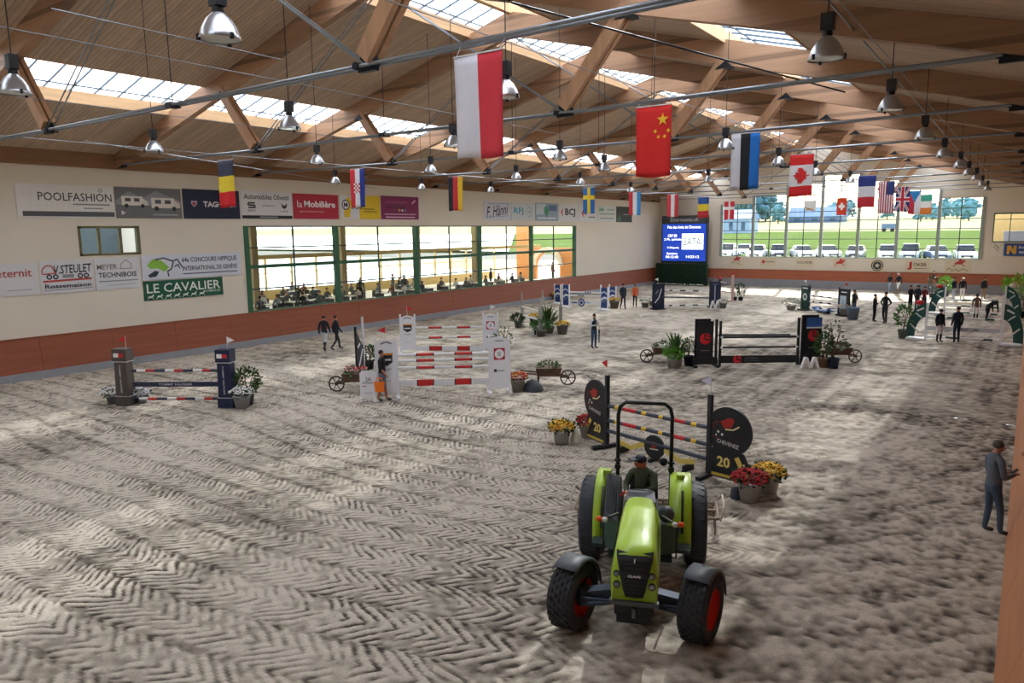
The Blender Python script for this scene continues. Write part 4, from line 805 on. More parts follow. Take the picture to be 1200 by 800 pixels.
A_ = (-24.690, 11.881); B_ = (-21.503, 13.656); a_ = ang(A_, B_); hh = 1.944
column_wing(A_, a_, hh, '4c4542', 'tall navy column wing with grey brown reflection tint painted in, left end of leftmost jump', 'd02a2a'); column_wing(B_, a_, hh, '1b2547', 'tall navy blue column wing at the right end of the leftmost jump', 'e6e6ea')  # glass reflection painted into the navy left column as grey brown
u = Vector((math.cos(a_), math.sin(a_)))*.3; A2 = Vector(A_)+u; B2 = Vector(B_)-u
nv, wt, rd = '27304a', 'e3e3e3', 'b4302c'; TB_ = [(nv,.06),(wt,.11),(rd,.11),(nv,.13),(wt,.11),(rd,.11),(nv,.12),(wt,.11),(rd,.1),(nv,.08)]
pole(A2, B2, 1.184, 1.224, TB_, 'red, white and navy banded pole on top of the leftmost jump'); pole(A2, B2, 0.208, 0.264, TB_, 'red, white and navy banded pole at the foot of the leftmost jump')
o = pole(A2, B2, 0.713, 0.760, [('232b48', 1)], 'navy plank with white lettering in the middle of the leftmost jump', kind='jump_plank', cat='plank', plank=.16)
sign_art(o, [('t', 'TOMMY HILFIGER', (B2-A2).length/2, 0, 1.2, .07, 'c9ccd6')], -.024)
# --- white and red oxer
WH = M('e4e6ee', .45, var=.03)
def panel_wing(loc, rz, w_, h, label, art, side=1, pen=None, m=WH):
    t = thing('jump_wing', label, 'jump wing', (*loc, 0), rz); a, c = (0, w_*side) if side > 0 else (-w_, 0)
    for x in (a, c): MB().box((x-.035, -.035, 0), (x+.035, .035, h)).build('post', m, t); MB().box((x-.05, -.3, 0), (x+.05, .3, .08)).build('foot', m, t)
    b = MB(); n = 8; b.prism([(a+.035, .22), (c-.035, .22)]+[(c-.035-(c-a-.07)*i/n, h-.16+.1*math.sin(PI*i/n)) for i in range(n+1)], -.018, .018); b.build('panel', m, t)
    for z in (.18, ): MB().box((a, -.025, z), (c, .025, z+.06)).build('rail', m, t)
    sign_art(t, [(it[0],)+tuple(it[1:]) for it in art((a+c)/2, h, w_)], -.02, 'print')
    if pen: pennant(t, (a+c)/2, h-.05, pen[0], pen[1])
    return t
def crown(cx, h, w_): return [('s', [(cx-.18, h-.22), (cx-.06, h-.16), (cx+.06, h-.16), (cx+.18, h-.22)], .04, '3c3e44'), ('p', [(cx-.2, h*.72), (cx+.2, h*.72), (cx+.2, h*.6), (cx, h*.54), (cx-.2, h*.6)], '23252b'), ('r', cx-.22, h*.72, cx+.22, h*.75, 'd98a2e'), ('r', cx-.15, h*.63, cx+.15, h*.66, 'e8e8e8'), ('s', [(cx-.15, h*.5), (cx, h*.48), (cx+.15, h*.5)], .025, '6f727c'), ('s', [(cx-.13, h*.3), (cx+.13, h*.3)], .015, '9a9da8')]
def rose(cx, h, w_): return [('s', [(cx-.15, h-.2), (cx+.15, h-.2)], .03, '5b5e66'), ('r', cx-.2, h*.58, cx+.2, h*.78, 'b3243a'), ('d', cx, h*.68, .17, 'eceef2'), ('r', cx-.06, h*.64, cx+.06, h*.72, 'b9bccb'), ('r', cx-.2, h*.37, cx-.1, h*.42, '33363e'), ('s', [(cx-.08, h*.39), (cx+.18, h*.39)], .03, '6a6e78')]
FLp, FRp = (-17.473, 17.589), (-15.283, 19.945); RLp, RRp = (-23.480, 24.882), (-20.851, 26.795)
af, ar_ = ang(FLp, FRp), ang(RLp, RRp)
panel_wing(FLp, af, .72, 2.156, 'white jump wing with dark crest, front left of the white and red oxer', crown, -1, ('c8242c', -1)); panel_wing(FRp, af, .72, 2.087, 'white jump wing with red square emblem, front right of the oxer', rose, 1, ('e4e4e8', -1))
panel_wing(RLp, ar_, .68, 1.881, 'white jump wing with dark crest, rear left of the white and red oxer', crown, -1, ('c8242c', 1)); panel_wing(RRp, ar_, .68, 1.922, 'white jump wing with red square emblem, rear right of the oxer', rose, 1, ('e4e4e8', 1))
WR = [('e6e7ea',.2),('26262a',.012),('c3272b',.17),('26262a',.012),('e6e7ea',.22),('26262a',.012),('c3272b',.17),('26262a',.012),('e6e7ea',.19)]
for nm, z0, z1 in (('highest of three front rails', 1.533, 1.478), ('middle of three front rails', 1.324, 1.264), ('lowest of three front rails', 1.085, 0.988)): pole(FLp, FRp, z0, z1, WR, 'white pole with red bands, %s of the white oxer' % nm)
for nm, z0, z1 in (('upper of two rear rails', 1.230, 1.231), ('lower of two rear rails', 0.740, 0.781)): pole(RLp, RRp, z0, z1, WR, 'white pole with red bands, %s of the white oxer' % nm)
pole(FLp, FRp, 0.544, 0.465, [('dfe1e6',.2),('26262a',.012),('c3272b',.16),('26262a',.012),('dfe1e6',.22),('26262a',.012),('c3272b',.16),('26262a',.012),('dfe1e6',.2)], 'white plank with red blocks, front of the white oxer', kind='jump_plank', cat='plank', plank=.22)
pole(RLp, RRp, 0.247, 0.206, [('dfe1e6',.2),('26262a',.012),('c3272b',.16),('26262a',.012),('dfe1e6',.22),('26262a',.012),('c3272b',.16),('26262a',.012),('dfe1e6',.2)], 'white plank with red blocks, rear of the white oxer', kind='jump_plank', cat='plank', plank=.22)
# sign board
sb = thing('sign_board', 'white arched sign board standing beside the man with the orange bag', 'sign', (-18.068, 16.751, 0), VR+.05); h = 1.071
b = MB(); b.prism([(-.27, .12), (.27, .12), (.27, h-.1), (.2, h-.02), (0, h), (-.2, h-.02), (-.27, h-.1)], -.02, .02); b.build('panel', WH, sb)
for s in (-1, 1): MB().box((s*.24-.04, -.15, 0), (s*.24+.04, .15, .14)).build('foot', WH, sb)
sign_art(sb, [('t', '2A', .02, h*.72, .2, .14, '3b3d44'), ('s', [(-.18, h*.6), (.18, h*.6)], .03, '6b6e76'), ('s', [(-.2, h*.5), (-.05, h*.5)], .03, 'c2504a'), ('s', [(-.14, h*.28), (.14, h*.28)], .02, 'a9acb6')], -.024)
# --- edge-on black and white wing behind the barrow
sw_ = thing('jump_wing', 'slim black and white jump wing seen edge-on behind the flower barrow', 'jump wing', (-21.655, 19.721, 0), VR+math.radians(75))
h = 2.361
MB().box((-.35, -.04, 0), (-.28, .04, h*.86)).build('post', BLK, sw_); MB().box((.28, -.04, 0), (.35, .04, h)).build('post', M('c9ccd2'), sw_); MB().box((-.5, -.3, 0), (.5, .3, .08)).build('foot', BLK, sw_)
b = MB(); b.prism([(-.28, .2), (.28, .2), (.28, h*.5), (0, h*.62), (-.28, h*.8)], -.02, .02, 0); b.build('panel', M('30343c'), sw_)
sign_art(sw_, [('s', [(-.2, .3), (.2, h*.45)], .1, 'dcdde2'), ('s', [(-.22, h*.5), (0, h*.56)], .1, 'dcdde2')], -.024, 'print')
# --- slim grey double with spires
GW = M('a4a39b', .6); a = VR+math.radians(60)
def spire(g, top, label):
    t = thing('jump_standard', label, 'jump stand', (*g, 0), VR, None); MB().box((-.1, -.05, 0), (.1, .05, top*.72)).build('post', GW, t); MB().lathe([(.07, top*.72), (.03, top*.85), (.05, top*.88), (0, top)], 8).build('spire', GW, t); MB().box((-.2, -.35, 0), (.2, .35, .1)).build('foot', GW, t)
S1, S2, S3, S4 = (-24.569, 35.375), (-21.675, 32.933), (-25.846, 39.588), (-21.989, 35.586)
spire(S1, 2.159, 'grey spired jump stand, leftmost of four'); spire(S2, 2.029, 'grey spired jump stand behind the number 1 block'); spire(S3, 1.969, 'grey spired jump stand, furthest back of four'); spire(S4, 1.897, 'grey spired jump stand beside the yellow flowers')
for nm, z0, z1 in (('highest', 1.238, 1.325), ('middle', 0.723, 0.853), ('lowest', 0.207, 0.332)): pole(S1, S2, z0, z1, [('dddcd6', 1)], 'white pole of the grey spired jump, %s of three' % nm)
pole(S3, S4, 0.847, 1.101, [('dddcd6', 1)], 'single white pole of the rear grey spired stands')
nb = thing('number_block', 'white number 1 block on the sand by the grey spired jump', 'number block', (-21.916, 32.787, 0), VR); MB().prism([(-.2, 0), (.2, 0), (.14, .4), (-.14, .4)], -.14, .14).build('block', M('e9e9ec'), nb); sign_art(nb, [('t', '1', 0, .2, .1, .27, '1c1d22', .03)], -.145)
# --- blue wave jump
BW = M('24407e', .5)
def wave(cx, h, w_): return [('s', [(cx-w_*.42, h*.75), (cx, h*.83), (cx+w_*.42, h*.72)], .09, 'c9d2e2'), ('s', [(cx-w_*.4, h*.45), (cx, h*.58), (cx+w_*.4, h*.52)], .14, 'dfe5ee'), ('s', [(cx-w_*.3, h*.35), (cx+w_*.3, h*.44)], .03, 'a9b8d6'), ('p', [(cx-.1, h*.52), (cx+.12, h*.6), (cx+.08, h*.5)], 'e9eef5')]
BL1, BR1, BL2, BR2 = (-27.930, 46.421), (-25.032, 46.025), (-29.837, 48.290), (-25.910, 48.990)
def wwing(loc, rz, w_, h, label, side, pen):
    t = thing('jump_wing', label, 'jump wing', (*loc, 0), rz); a, c = (0, w_) if side > 0 else (-w_, 0)
    for x in (a, c): MB().box((x-.04, -.04, 0), (x+.04, .04, h+.08)).build('post', WH, t)
    MB().box((a+.04, -.02, .16), (c-.04, .02, h)).build('panel', BW, t)
    MB().box((a-.1, -.3, 0), (c+.1, .3, .07)).build('foot', WH, t); sign_art(t, wave((a+c)/2, h, w_), -.024, 'print')
    b = MB().ball(((0), 0, h+.14), .07, 8).build('finial', M(pen), t)
aw = ang(BL1, BR1)
wwing(BL1, aw, .62, 1.667, 'blue wave jump wing, front left', -1, 'c02a2e'); wwing(BR1, aw, .62, 1.607, 'blue wave jump wing, front right', 1, 'e9e9ec')
wwing(BL2, aw, .6, 1.478, 'blue wave jump wing, rear left', -1, 'c02a2e'); wwing(BR2, aw, .6, 1.435, 'blue wave jump wing, rear right', 1, 'e9e9ec')
K3 = [('e8e8ea',.3),('2b3350',.04),('e8e8ea',.03),('2b3350',.04),('e8e8ea',.03),('2b3350',.04),('e8e8ea',.52)]
pole(BL1, BR1, 1.156, 1.237, list(reversed(K3)), 'white pole with small navy marks, upper rail of the blue wave jump'); pole(BL1, BR1, 0.900, 0.991, K3, 'white pole with small navy marks, lower rail of the blue wave jump')
o = pole(BL1, BR1, 0.386, 0.496, [('e6e7ec', 1)], 'white plank with navy disc under the blue wave jump', kind='jump_plank', cat='plank', plank=.25)
b = MB().disc(1.2, 0, .3, -.05, -.03); b.build('disc', BW, o); sign_art(o, [('d', 1.2, 0, .2, 'dfe4ee'), ('d', 1.2, 0, .13, '2a427a'), ('s', [(.25, 0), (.8, 0)], .1, '4a5f96'), ('s', [(1.6, 0), (2.0, 0)], .06, '8c9abf')], -.053, 'print')
# --- navy jump with white slashes
NV = M('1f2940', .5); NL, NR = (-21.406, 48.747), (-18.979, 51.474); an = ang(NL, NR)
def navy(loc, rz, w_, h, side, label, art, m=NV, pen='e8e8ea'):
    t = thing('jump_wing', label, 'jump wing', (*loc, 0), rz); a, c = (0, w_) if side > 0 else (-w_, 0)
    b = MB(); b.box((a, -.06, .06), (c, .06, h)); b.build('panel', m, t); MB().box((a-.04, -.3, 0), (c+.04, .3, .08)).build('foot', m, t); MB().box(((0)-.04, -.1, 0), (.04, -.06, h+.1)).build('post', M('2a2f3a'), t)
    sign_art(t, art((a+c)/2, h, w_), -.064, 'print'); pennant(t, (a+c)/2, h, pen, -1 if side < 0 else 1); return t
navy(NL, an, .85, 1.856, -1, 'navy jump wing with white slash, left end of the navy jump', lambda cx, h, w_: [('s', [(cx-.25, h*.25), (cx+.05, h*.45), (cx+.25, h*.8)], .07, 'e4e6ea'), ('s', [(cx-.2, h*.6), (cx, h*.75)], .04, 'c4c8d0')])
navy(NR, an, .8, 1.884, 1, 'navy jump wing with upright lettering, right end of the navy jump', lambda cx, h, w_: [('s', [(cx, h*.25), (cx, h*.85)], .1, '9aa6bd'), ('s', [(cx-.2, h*.9), (cx+.25, h*.9)], .05, '6e7c98')], pen='c22a30')
BK = [('e4e5e8',.12),('23252c',.07),('e4e5e8',.16),('23252c',.12),('e4e5e8',.16),('23252c',.12),('e4e5e8',.25)]
pole(NL, NR, 1.363, 1.195, BK, 'white pole with black bands, top of the navy jump'); pole(NL, NR, 0.869, 0.693, [('3a4150', 1)], 'dark blue pole in the middle of the navy jump'); pole(NL, NR, 0.249, 0.189, BK, 'white pole with black bands, foot of the navy jump')
def astand(g, label, h=.55):
    t = thing('number_stand', label, 'number stand', (*g, 0), VR); 
    for k in (-.18, .18): b = MB(); b.prism([(k-.2, 0), (k-.1, 0), (k, h*.7), (k+.1, 0), (k+.2, 0), (k+.06, h), (k-.06, h)], -.08, .08); b.build('letter_plate', M('ececee'), t)
astand((-18.399, 51.120), 'white A shaped marker at the foot of the navy jump')
# --- pale red jump behind it
PL, PR_ = (-20.130, 56.850), (-19.020, 56.651)
for g, h, lb in ((PL, 1.716, 'dark upright stand with red top behind the navy jump'), (PR_, 2.097, 'pale pink jump stand beside the two small conifers')):
    t = thing('jump_standard', lb, 'jump stand', (*g, 0), an); c_ = M('c9a9a2') if g is PR_ else M('2a2f3a'); MB().box((-.09, -.05, 0), (.09, .05, h)).build('post', c_, t); MB().box((-.2, -.3, 0), (.2, .3, .08)).build('foot', c_, t); MB().box((-.1, -.06, h), (.1, .06, h+.2)).build('finial', M('b83038'), t)
pole(PL, PR_, 1.511, 1.355, [('c7b3ae', .5), ('8f6a68', .5)], 'pale pink pole behind the navy jump, upper of two'); pole(PL, PR_, 0.757, 0.679, [('a98886', 1)], 'dull pink pole behind the navy jump, lower of two')
# --- black jump with red emblems
CB1, CB2 = (-10.279, 29.285), (-7.676, 31.379); ac = ang(CB1, CB2); BP = M('202227', .5)
def cwing(loc, rz, side, h, label, blue):
    t = thing('jump_wing', label, 'jump wing', (*loc, 0), rz); s = side
    for x, k in ((0, 1), (s*.17, 1.04)): MB().box((x-.05, -.04, 0), (x+.05, .04, h*k)).build('post', BP, t)
    x0, x1 = sorted((s*.3, s*.98)); MB().box((x0, -.03, .25), (x1, .03, h*1.0)).build('panel', BP, t); MB().box((x0-.08 if s < 0 else x0-.15, .06, .2), (x1-.1, .1, h*1.05)).build('back_panel', BP, t)
    b = MB(); xa, xb = sorted((s*.1, s*1.15)); b.prism([(xa, 0.0), (xa+.1, .1), (xb-.1, .1), (xb, 0), (xb, .32), (xb-.2, .42), (xa+.2, .42), (xa, .3)], -.06, .06); b.build('base', BP, t); MB().box((xa, -.32, 0), (xa+.12, .32, .09)).build('foot', BP, t); MB().box((xb-.12, -.32, 0), (xb, .32, .09)).build('foot', BP, t)
    cx = (x0+x1)/2; art = [('d', cx, h*.62, .24, 'd0222c'), ('s', [(cx-.02, h*.62+.24), (cx-.02, h*.6), (cx+.3, h*.6)], .06, '202227'), ('s', [(cx+.08, h*.62+.2), (cx+.08, h*.66), (cx+.24, h*.66)], .035, '202227'), ('s', [(cx-.2, h*.36), (cx+.2, h*.36)], .03, '7d828a')]
    if blue: art += [('r', x0+.01, h*.8, x1-.01, h*.99, '3163ae'), ('r', x0+.01, h*.77, x1-.01, h*.8, 'dfe8f2')]
    sign_art(t, art, -.034, 'print'); return t
cwing(CB1, ac, -1, 1.913, 'black jump wing with red round emblem, left end of the black jump', False); cwing(CB2, ac, 1, 1.996, 'black jump wing with blue top and red emblem, right end', True)
PB = [('dcdde0', .03), ('2a2d33', .94), ('dcdde0', .03)]
pole(CB1, CB2, 1.232, 1.203, PB, 'black pole, top front rail of the black jump', .055); c2 = Vector((-math.sin(ac), math.cos(ac)))*.6
pole(Vector(CB1)+c2, Vector(CB2)+c2, 1.210+.02, 1.181, PB, 'black pole, top rear rail of the black jump', .05); pole(CB1, CB2, 0.799, 0.767, PB, 'thin black pole in the middle of the black jump', .045)
o = pole(CB1, CB2, 0.291, 0.256, [('1f2126', 1)], 'black plank with red disc and grey lettering at the foot of the black jump', kind='jump_plank', cat='plank', plank=.32)
sign_art(o, [('d', .75, 0, .18, 'd0222c'), ('s', [(.73, .18), (.73, -.02), (.93, -.02)], .05, '1f2126'), ('t', 'CLERC', 1.35, .04, .6, .1, '6d7178'), ('s', [(1.05, -.07), (1.7, -.07)], .03, '5a5e66')], -.024)
astand((-7.041, 30.870), 'white A shaped marker in front of the blue topped wing', .45)
# --- green and black jump in the back
G1, G2 = (-12.263, 52.661), (-9.992, 50.997); ag = ang(G1, G2)
navy(G1, ag, .8, 1.723, -1, 'dark green jump wing with white oval, left end of the rear jump', lambda cx, h, w_: [('d', cx, h*.55, .26, 'dfe6e2', .8), ('d', cx, h*.55, .14, '2c5248', .8), ('s', [(cx-.25, h*.9), (cx+.25, h*.9)], .08, 'e8ece8')], M('22423a'))
navy(G2, ag, .85, 1.745, 1, 'black and pale blue jump wing, right end of the rear jump', lambda cx, h, w_: [('r', cx-.34, .2, cx+.2, h*.75, 'b9c9d6'), ('s', [(cx-.2, h*.3), (cx, h*.6)], .08, '7f97a8'), ('s', [(cx-.25, h*.88), (cx+.25, h*.88)], .07, 'dfe2e6')], M('1a1c22'), 'c8303a')
for nm, z0, z1 in (('top', 1.071, 1.072), ('middle', 0.656, 0.678), ('lowest', 0.239, 0.283)): pole(G1, G2, z0, z1, BK, 'white pole with black bands, %s rail of the rear jump' % nm)
wt_ = thing('water_tray', 'blue rimmed water tray hanging low under the rear jump', 'tray', (*((Vector(G1)+Vector(G2))/2), .12), ag); b = MB(); b.prism([(-.75, .25), (-.6, 0), (.6, 0), (.75, .25), (.68, .25), (.55, .06), (-.55, .06), (-.68, .25)], -.3, .3); b.build('tray_shell', M('3d6cae'), wt_); MB().box((-.55, -.28, .05), (.55, .28, .12)).build('water', M('b9cfe6', .1), wt_); MB().box((-.4, -.2, -.12), (.4, .2, 0)).build('base', M('4a4f58'), wt_)
# --- green arch jump
GA = M('1d4f4b', .5)
def arch_wing(loc, rz, side, h, label, pen):
    t = thing('jump_wing', label, 'jump wing', (*loc, 0), rz); s = side; w_ = .85
    MB().box((-.05, -.05, 0), (.05, .05, h)).build('post', WH, t); MB().box((min(0, s*w_), -.3, 0), (max(0, s*w_), .3, .1)).build('foot', WH, t)
    b = MB(); n = 12; out = [(s*(.05+w_*(1-(1-i/n)**2)*1.0), h-(h-.12)*(i/n)**1.6) for i in range(n+1)]; inn = [(s*(.05+.52*w_*(1-(1-i/n)**2)), .15+(h*.62-.15)*(1-(i/n)**1.6)) for i in range(n+1)]
    for i in range(n): b.prism([out[i], out[i+1], inn[i+1], inn[i]], -.02, .02)
    b.build('arch_panel', GA, t)
    sign_art(t, [('s', [(s*.15, h*.86), (s*.45, h*.78)], .08, 'dfe6e4'), ('s', [(s*.22, h*.6), (s*.5, h*.72)], .07, 'c9d6d2'), ('s', [(s*.3, h*.2), (s*.72, h*.42)], .07, 'dfe6e4')], -.024, 'print')
    if pen: MB().ball((s*.35, 0, h+.02), .16, 10, 0, (1.3, .6, .8)).build('pennant_bunch', M(pen), t)
A1, A2_, A3, A4 = (-4.047, 41.795), (-0.866, 41.781), (-4.347, 54.819), (-1.084, 54.531); aa = ang(A1, A2_); ab = ang(A3, A4)
arch_wing(A1, aa, -1, 1.877, 'dark green arched jump wing, front left of the green jump', 'c02a30'); arch_wing(A2_, aa, 1, 1.990, 'dark green arched jump wing, front right of the green jump', None)
arch_wing(A3, ab, -1, 1.794, 'dark green arched jump wing, rear left of the green jump', 'c02a30'); arch_wing(A4, ab, 1, 1.982, 'dark green arched jump wing, rear right of the green jump', 'd8cfc4')
GP = [('e6e8e8', .28), ('1d4f4b', .16), ('e6e8e8', .34), ('1d4f4b', .12), ('e6e8e8', .1)]
pole(A1, A2_, 1.182, 1.206, GP, 'white pole with green bands, top front rail of the green jump'); pole(A1, A2_, 0.176, 0.209, GP, 'white pole with green bands, lowest front rail of the green jump')
o = pole(A1, A2_, 0.614, 0.667, [('c9ccd2', 1)], 'pale grey plank lettered .ch in the green jump', kind='jump_plank', cat='plank', plank=.2); sign_art(o, [('t', '.ch', 2.1, 0, .3, .13, '2c2e34', .02), ('s', [(1.3, 0), (1.85, 0)], .06, '8d9098')], -.024)
for nm, z0, z1 in (('top', 0.956, 1.021), ('middle', 0.563, 0.592), ('lowest', 0.169, 0.162)): pole(A3, A4, z0, z1, GP, 'white pole with green bands, %s rear rail of the green jump' % nm)

# ================================================================== PLANTS AND BARROWS
def leaves(n, rx, rz_, cz, size, seed, shape='ball'):
    q = random.Random(seed); b = MB(); vs = []; fs = []
    for i in range(n):
        th = q.random()*2*PI; u = q.random()*1.9-.9; r = (1-u*u if abs(u) < 1 else 0)**.5; k = .55+.5*q.random(); c = Vector((rx*k*r*math.cos(th), rx*k*r*math.sin(th), cz+rz_*k*u))
        d = (Vector((r*math.cos(th), r*math.sin(th), u*.6+.3))+Vector((q.random()-.5, q.random()-.5, q.random()-.5))*.9).normalized(); s = d.cross(Vector((q.random()-.5, q.random()-.5, q.random()-.5))).normalized()*size*.35; l = size*(.7+.6*q.random())
        j = len(vs); vs += [c-s*.2, c+d*l*.5+s, c+d*l, c+d*l*.5-s]; fs.append((j, j+1, j+2, j+3))
    return b.add(vs, fs)
def fronds(n, ln, cz, seed, wd=.03):
    q = random.Random(seed); b = MB()
    for i in range(n):
        th = q.random()*2*PI; el = .5+q.random()*1.0; l = ln*(.7+.4*q.random()); d = Vector((math.cos(th)*math.cos(el), math.sin(th)*math.cos(el), math.sin(el))); s = Vector((-math.sin(th), math.cos(th), 0))*wd; p0 = Vector((0,0,cz)); p1 = p0+d*l*.6; p2 = p0+d*l-Vector((0,0,l*.18))
        b.add([p0-s*.4, p0+s*.4, p1+s, p1-s, p2], [(0,1,2,3), (3,2,4)])
    return b
def pot(t, r, h, hx): MB().lathe([(0, .0), (r*.72, 0), (r*.95, h*.9), (r, h*.9), (r, h), (r*.88, h), (r*.85, h*.85), (0, h*.85)], 16).build('pot', M(hx, .6), t)
def flower_pot(g, label, cols, r=.22, h=.3, potc='9a9a9c', seed=1, R=.32, n=170, fs=.035, rz_=.2):
    t = thing('potted_flowers', label, 'flower pot', (*g, 0), 0, None); pot(t, r, h, potc)
    leaves(int(n*.9), R*.92, rz_*.9, h+rz_*.45, .09, seed).build('foliage', M('2f4a22', .7, var=.2), t)['kind'] = 'stuff'
    q = random.Random(seed+50); b = MB()
    for i in range(n):
        th = q.random()*2*PI; u = q.random()**.7; rr = R*(1-u*u)**.5*(.9+.15*q.random()) if u < 1 else 0
        b.ball((rr*math.cos(th), rr*math.sin(th), h+rz_*.3+rz_*u*1.1), fs*(.7+.6*q.random()), 5, q.randrange(len(cols)), (1, 1, .6))
    b.build('blossoms', [M(c, .6) for c in cols], t)['kind'] = 'stuff'; return t
flower_pot((-9.972, 16.177), 'grey pot of yellow chrysanthemums at the left foot of the near jump', ['e2b428', 'd99a1c', 'f0cf55'], .25, .36, 'a5a4a3', 1, .36, 260)
flower_pot((-9.678, 17.058), 'grey pot of red chrysanthemums behind the yellow ones, near jump', ['a8202a', 'c22c34'], .23, .36, 'a5a4a3', 2, .33, 220)
flower_pot((-4.456, 14.804), 'grey pot of red chrysanthemums right of the near jump', ['a81d26', 'c02a30', '8e1720'], .26, .40, 'aaa7a4', 3, .38, 280)
flower_pot((-4.261, 15.482), 'grey pot of yellow chrysanthemums behind the red ones, right of tractor', ['e2b428', 'c98f1c', 'f0cf55'], .25, .38, 'b0ada8', 4, .37, 260)
flower_pot((-25.247, 11.668), 'pot of small white flowers left of the leftmost jump', ['e8e8ea', 'd2d4da'], .2, .3, '8c8c90', 5, .34, 120)
flower_pot((-24.490, 12.305), 'white flowers inside the left column of the leftmost jump', ['e8e8ea', 'c6c9e0'], .18, .25, '8c8c90', 6, .3, 100)
flower_pot((-21.005, 13.837), 'grey pot of white flowers right of the navy column', ['eeeef0', 'dcdde2'], .3, .42, '9b9ba0', 7, .4, 160)
flower_pot((-14.678, 20.827), 'grey pot of red and yellow flowers beside the white oxer', ['b92a26', 'c93a2a', 'e3a42c'], .28, .42, '8f8c86', 8, .36, 160)
flower_pot((-18.462, 17.740), 'yellow flowers behind the man with the orange bag', ['e3b42c', 'c9861f'], .22, .34, '8f8c86', 9, .3, 90)
flower_pot((-20.978, 34.131), 'grey pot of yellow flowers by the slim grey jump', ['e3b42c', 'f0cf55'], .34, .45, '77756f', 10, .42, 120, .05)
flower_pot((-24.392, 36.403), 'dark pot of yellow flowers between the slim grey stands', ['d9a82c', 'e8c04c'], .3, .45, '3d3f3d', 11, .38, 90, .05)
flower_pot((-32.087, 51.119), 'yellow flowers left of the blue wave jump', ['d9a82c', 'e8c04c'], .3, .4, '77756f', 12, .36, 70, .05)
flower_pot((-24.719, 47.543), 'basket of yellow flowers right of the blue wave jump', ['d9a82c', 'e8c04c'], .38, .5, '6d6252', 13, .5, 100, .06)
flower_pot((-23.027, 49.189), 'white and green flowers left of the navy jump, first tub', ['cfd2cc', '9aa694'], .3, .35, '8c8a84', 14, .45, 90, .05)
flower_pot((-23.110, 50.562), 'white and green flowers touching the left wing of the navy jump', ['dcdcd8', 'aab2a4'], .25, .35, '8c8a84', 15, .38, 70, .05)
flower_pot((-17.925, 51.389), 'tub of white flowers right of the navy jump', ['dcdcd8', 'aab2a4'], .3, .4, '8c8a84', 16, .42, 80, .05)
flower_pot((-13.455, 52.614), 'white flowers and greenery left of the rear jump', ['d8dcd2', 'b9c2ae'], .35, .3, '8c8a84', 17, .6, 120, .06, rz_=.4)
flower_pot((-9.567, 50.685), 'pale flowers in a grey tub right of the rear jump', ['c9c9bf', 'd9bfae'], .35, .5, '8c8a84', 18, .5, 90, .05)
def bush(g, label, h, r, hx='3f5f2a', ph=.35, pr=.22, potc='5a5c5e', seed=1, n=260, sz=.14, cat='potted plant', name='potted_bush', stems=True):
    t = thing(name, label, cat, (*g, 0)); pot(t, pr, ph, potc)
    leaves(n, r, (h-ph)/2, ph+(h-ph)*.52, sz, seed).build('foliage', M(hx, .6, var=.25, sc=3), t)['kind'] = 'stuff'
    if stems:
        b = MB(); q = random.Random(seed)
        for i in range(4): a = q.random()*6; b.tube([(0,0,ph*.8), (.3*r*math.cos(a), .3*r*math.sin(a), (h+ph)/2), (.6*r*math.cos(a), .6*r*math.sin(a), h*.92)], [.016, .012, .006], 5)
        b.build('stem', M('4d3a28'), t)
    return t
def palm(g, label, h, ph=.35, pr=.24, potc='6b6b6d', seed=1, hx='3f5a2a', n=60):
    t = thing('potted_palm', label, 'potted plant', (*g, 0)); pot(t, pr, ph, potc); fronds(n, h-ph, ph*.9, seed, .045).build('fronds', M(hx, .6, var=.25), t)['kind'] = 'stuff'; return t
bush((-21.154, 14.168), 'green bush in a dark pot behind the white flowers, leftmost jump', 1.25, .42, '3d5a28', seed=21)
bush((-22.456, 20.945), 'dark green bush behind the slim black wing', .95, .42, '33502a', potc='2f3236', seed=22)
bush((-19.910, 27.093), 'thin loose plant behind the rear right wing of the white oxer', 1.2, .4, '5a6a44', n=90, seed=23)
palm((-21.858, 34.001), 'tall upright palm in the grey tub by the slim jump', 2.0, .4, .4, '77756f', 24, '4c6a33', 90); bush((-21.455, 32.684), 'spreading low fern at the foot of the tall palm', .85, .6, '3f6a30', seed=25, potc='77756f', pr=.3, stems=False)
bush((-24.567, 34.925), 'dark shrub left of the slim grey jump', .8, .38, '3a5030', seed=26)
palm((-11.808, 28.324), 'spiky palm in a pale pot by the left barrow', 1.75, .45, .3, 'a09c98', 27, '4d6b3a', 90)
bush((-11.747, 27.910), 'bright green leafy plant in front of the spiky palm', .8, .42, '5f9a34', .4, .28, '9a9692', 28, 200)
bush((-11.431, 28.792), 'small dark leaved bush in a navy pot by the black jump', 1.2, .3, '4a5f3c', .42, .24, '23293a', 29, 130, .12)
bush((-6.648, 31.340), 'bushy dark green plant in a brown pot by the blue topped wing', 1.4, .34, '385a2c', .4, .26, '8a6f58', 30)
bush((-6.257, 31.363), 'tall loose plant with sparse leaves in a navy pot', 1.9, .4, '4d6046', .42, .26, '2c3a4c', 31, 110, .13)
bush((-5.062, 41.873), 'green potted bush left of the green jump', 1.75, .42, '4c7a38', .45, .28, '5f635c', 32, 340)
bush((-19.077, 57.430), 'small dark conifer right of the pale pink stand, left of two', 1.3, .32, '2c4630', .3, .2, '22262c', 33, 160, .12); bush((-18.669, 57.655), 'small dark conifer right of the pale pink stand, right of two', 1.35, .32, '2c4630', .3, .2, '22262c', 34, 160, .12)
bush((-6.311, 67.796), 'dark cypress against the far kick wall', 2.0, .3, '24402c', .3, .25, '33363a', 35, 200); bush((-5.520, 69.107), 'bright green shrub against the far kick wall', 1.6, .5, '6faa3c', .4, .35, '55585a', 36, 260, .2)
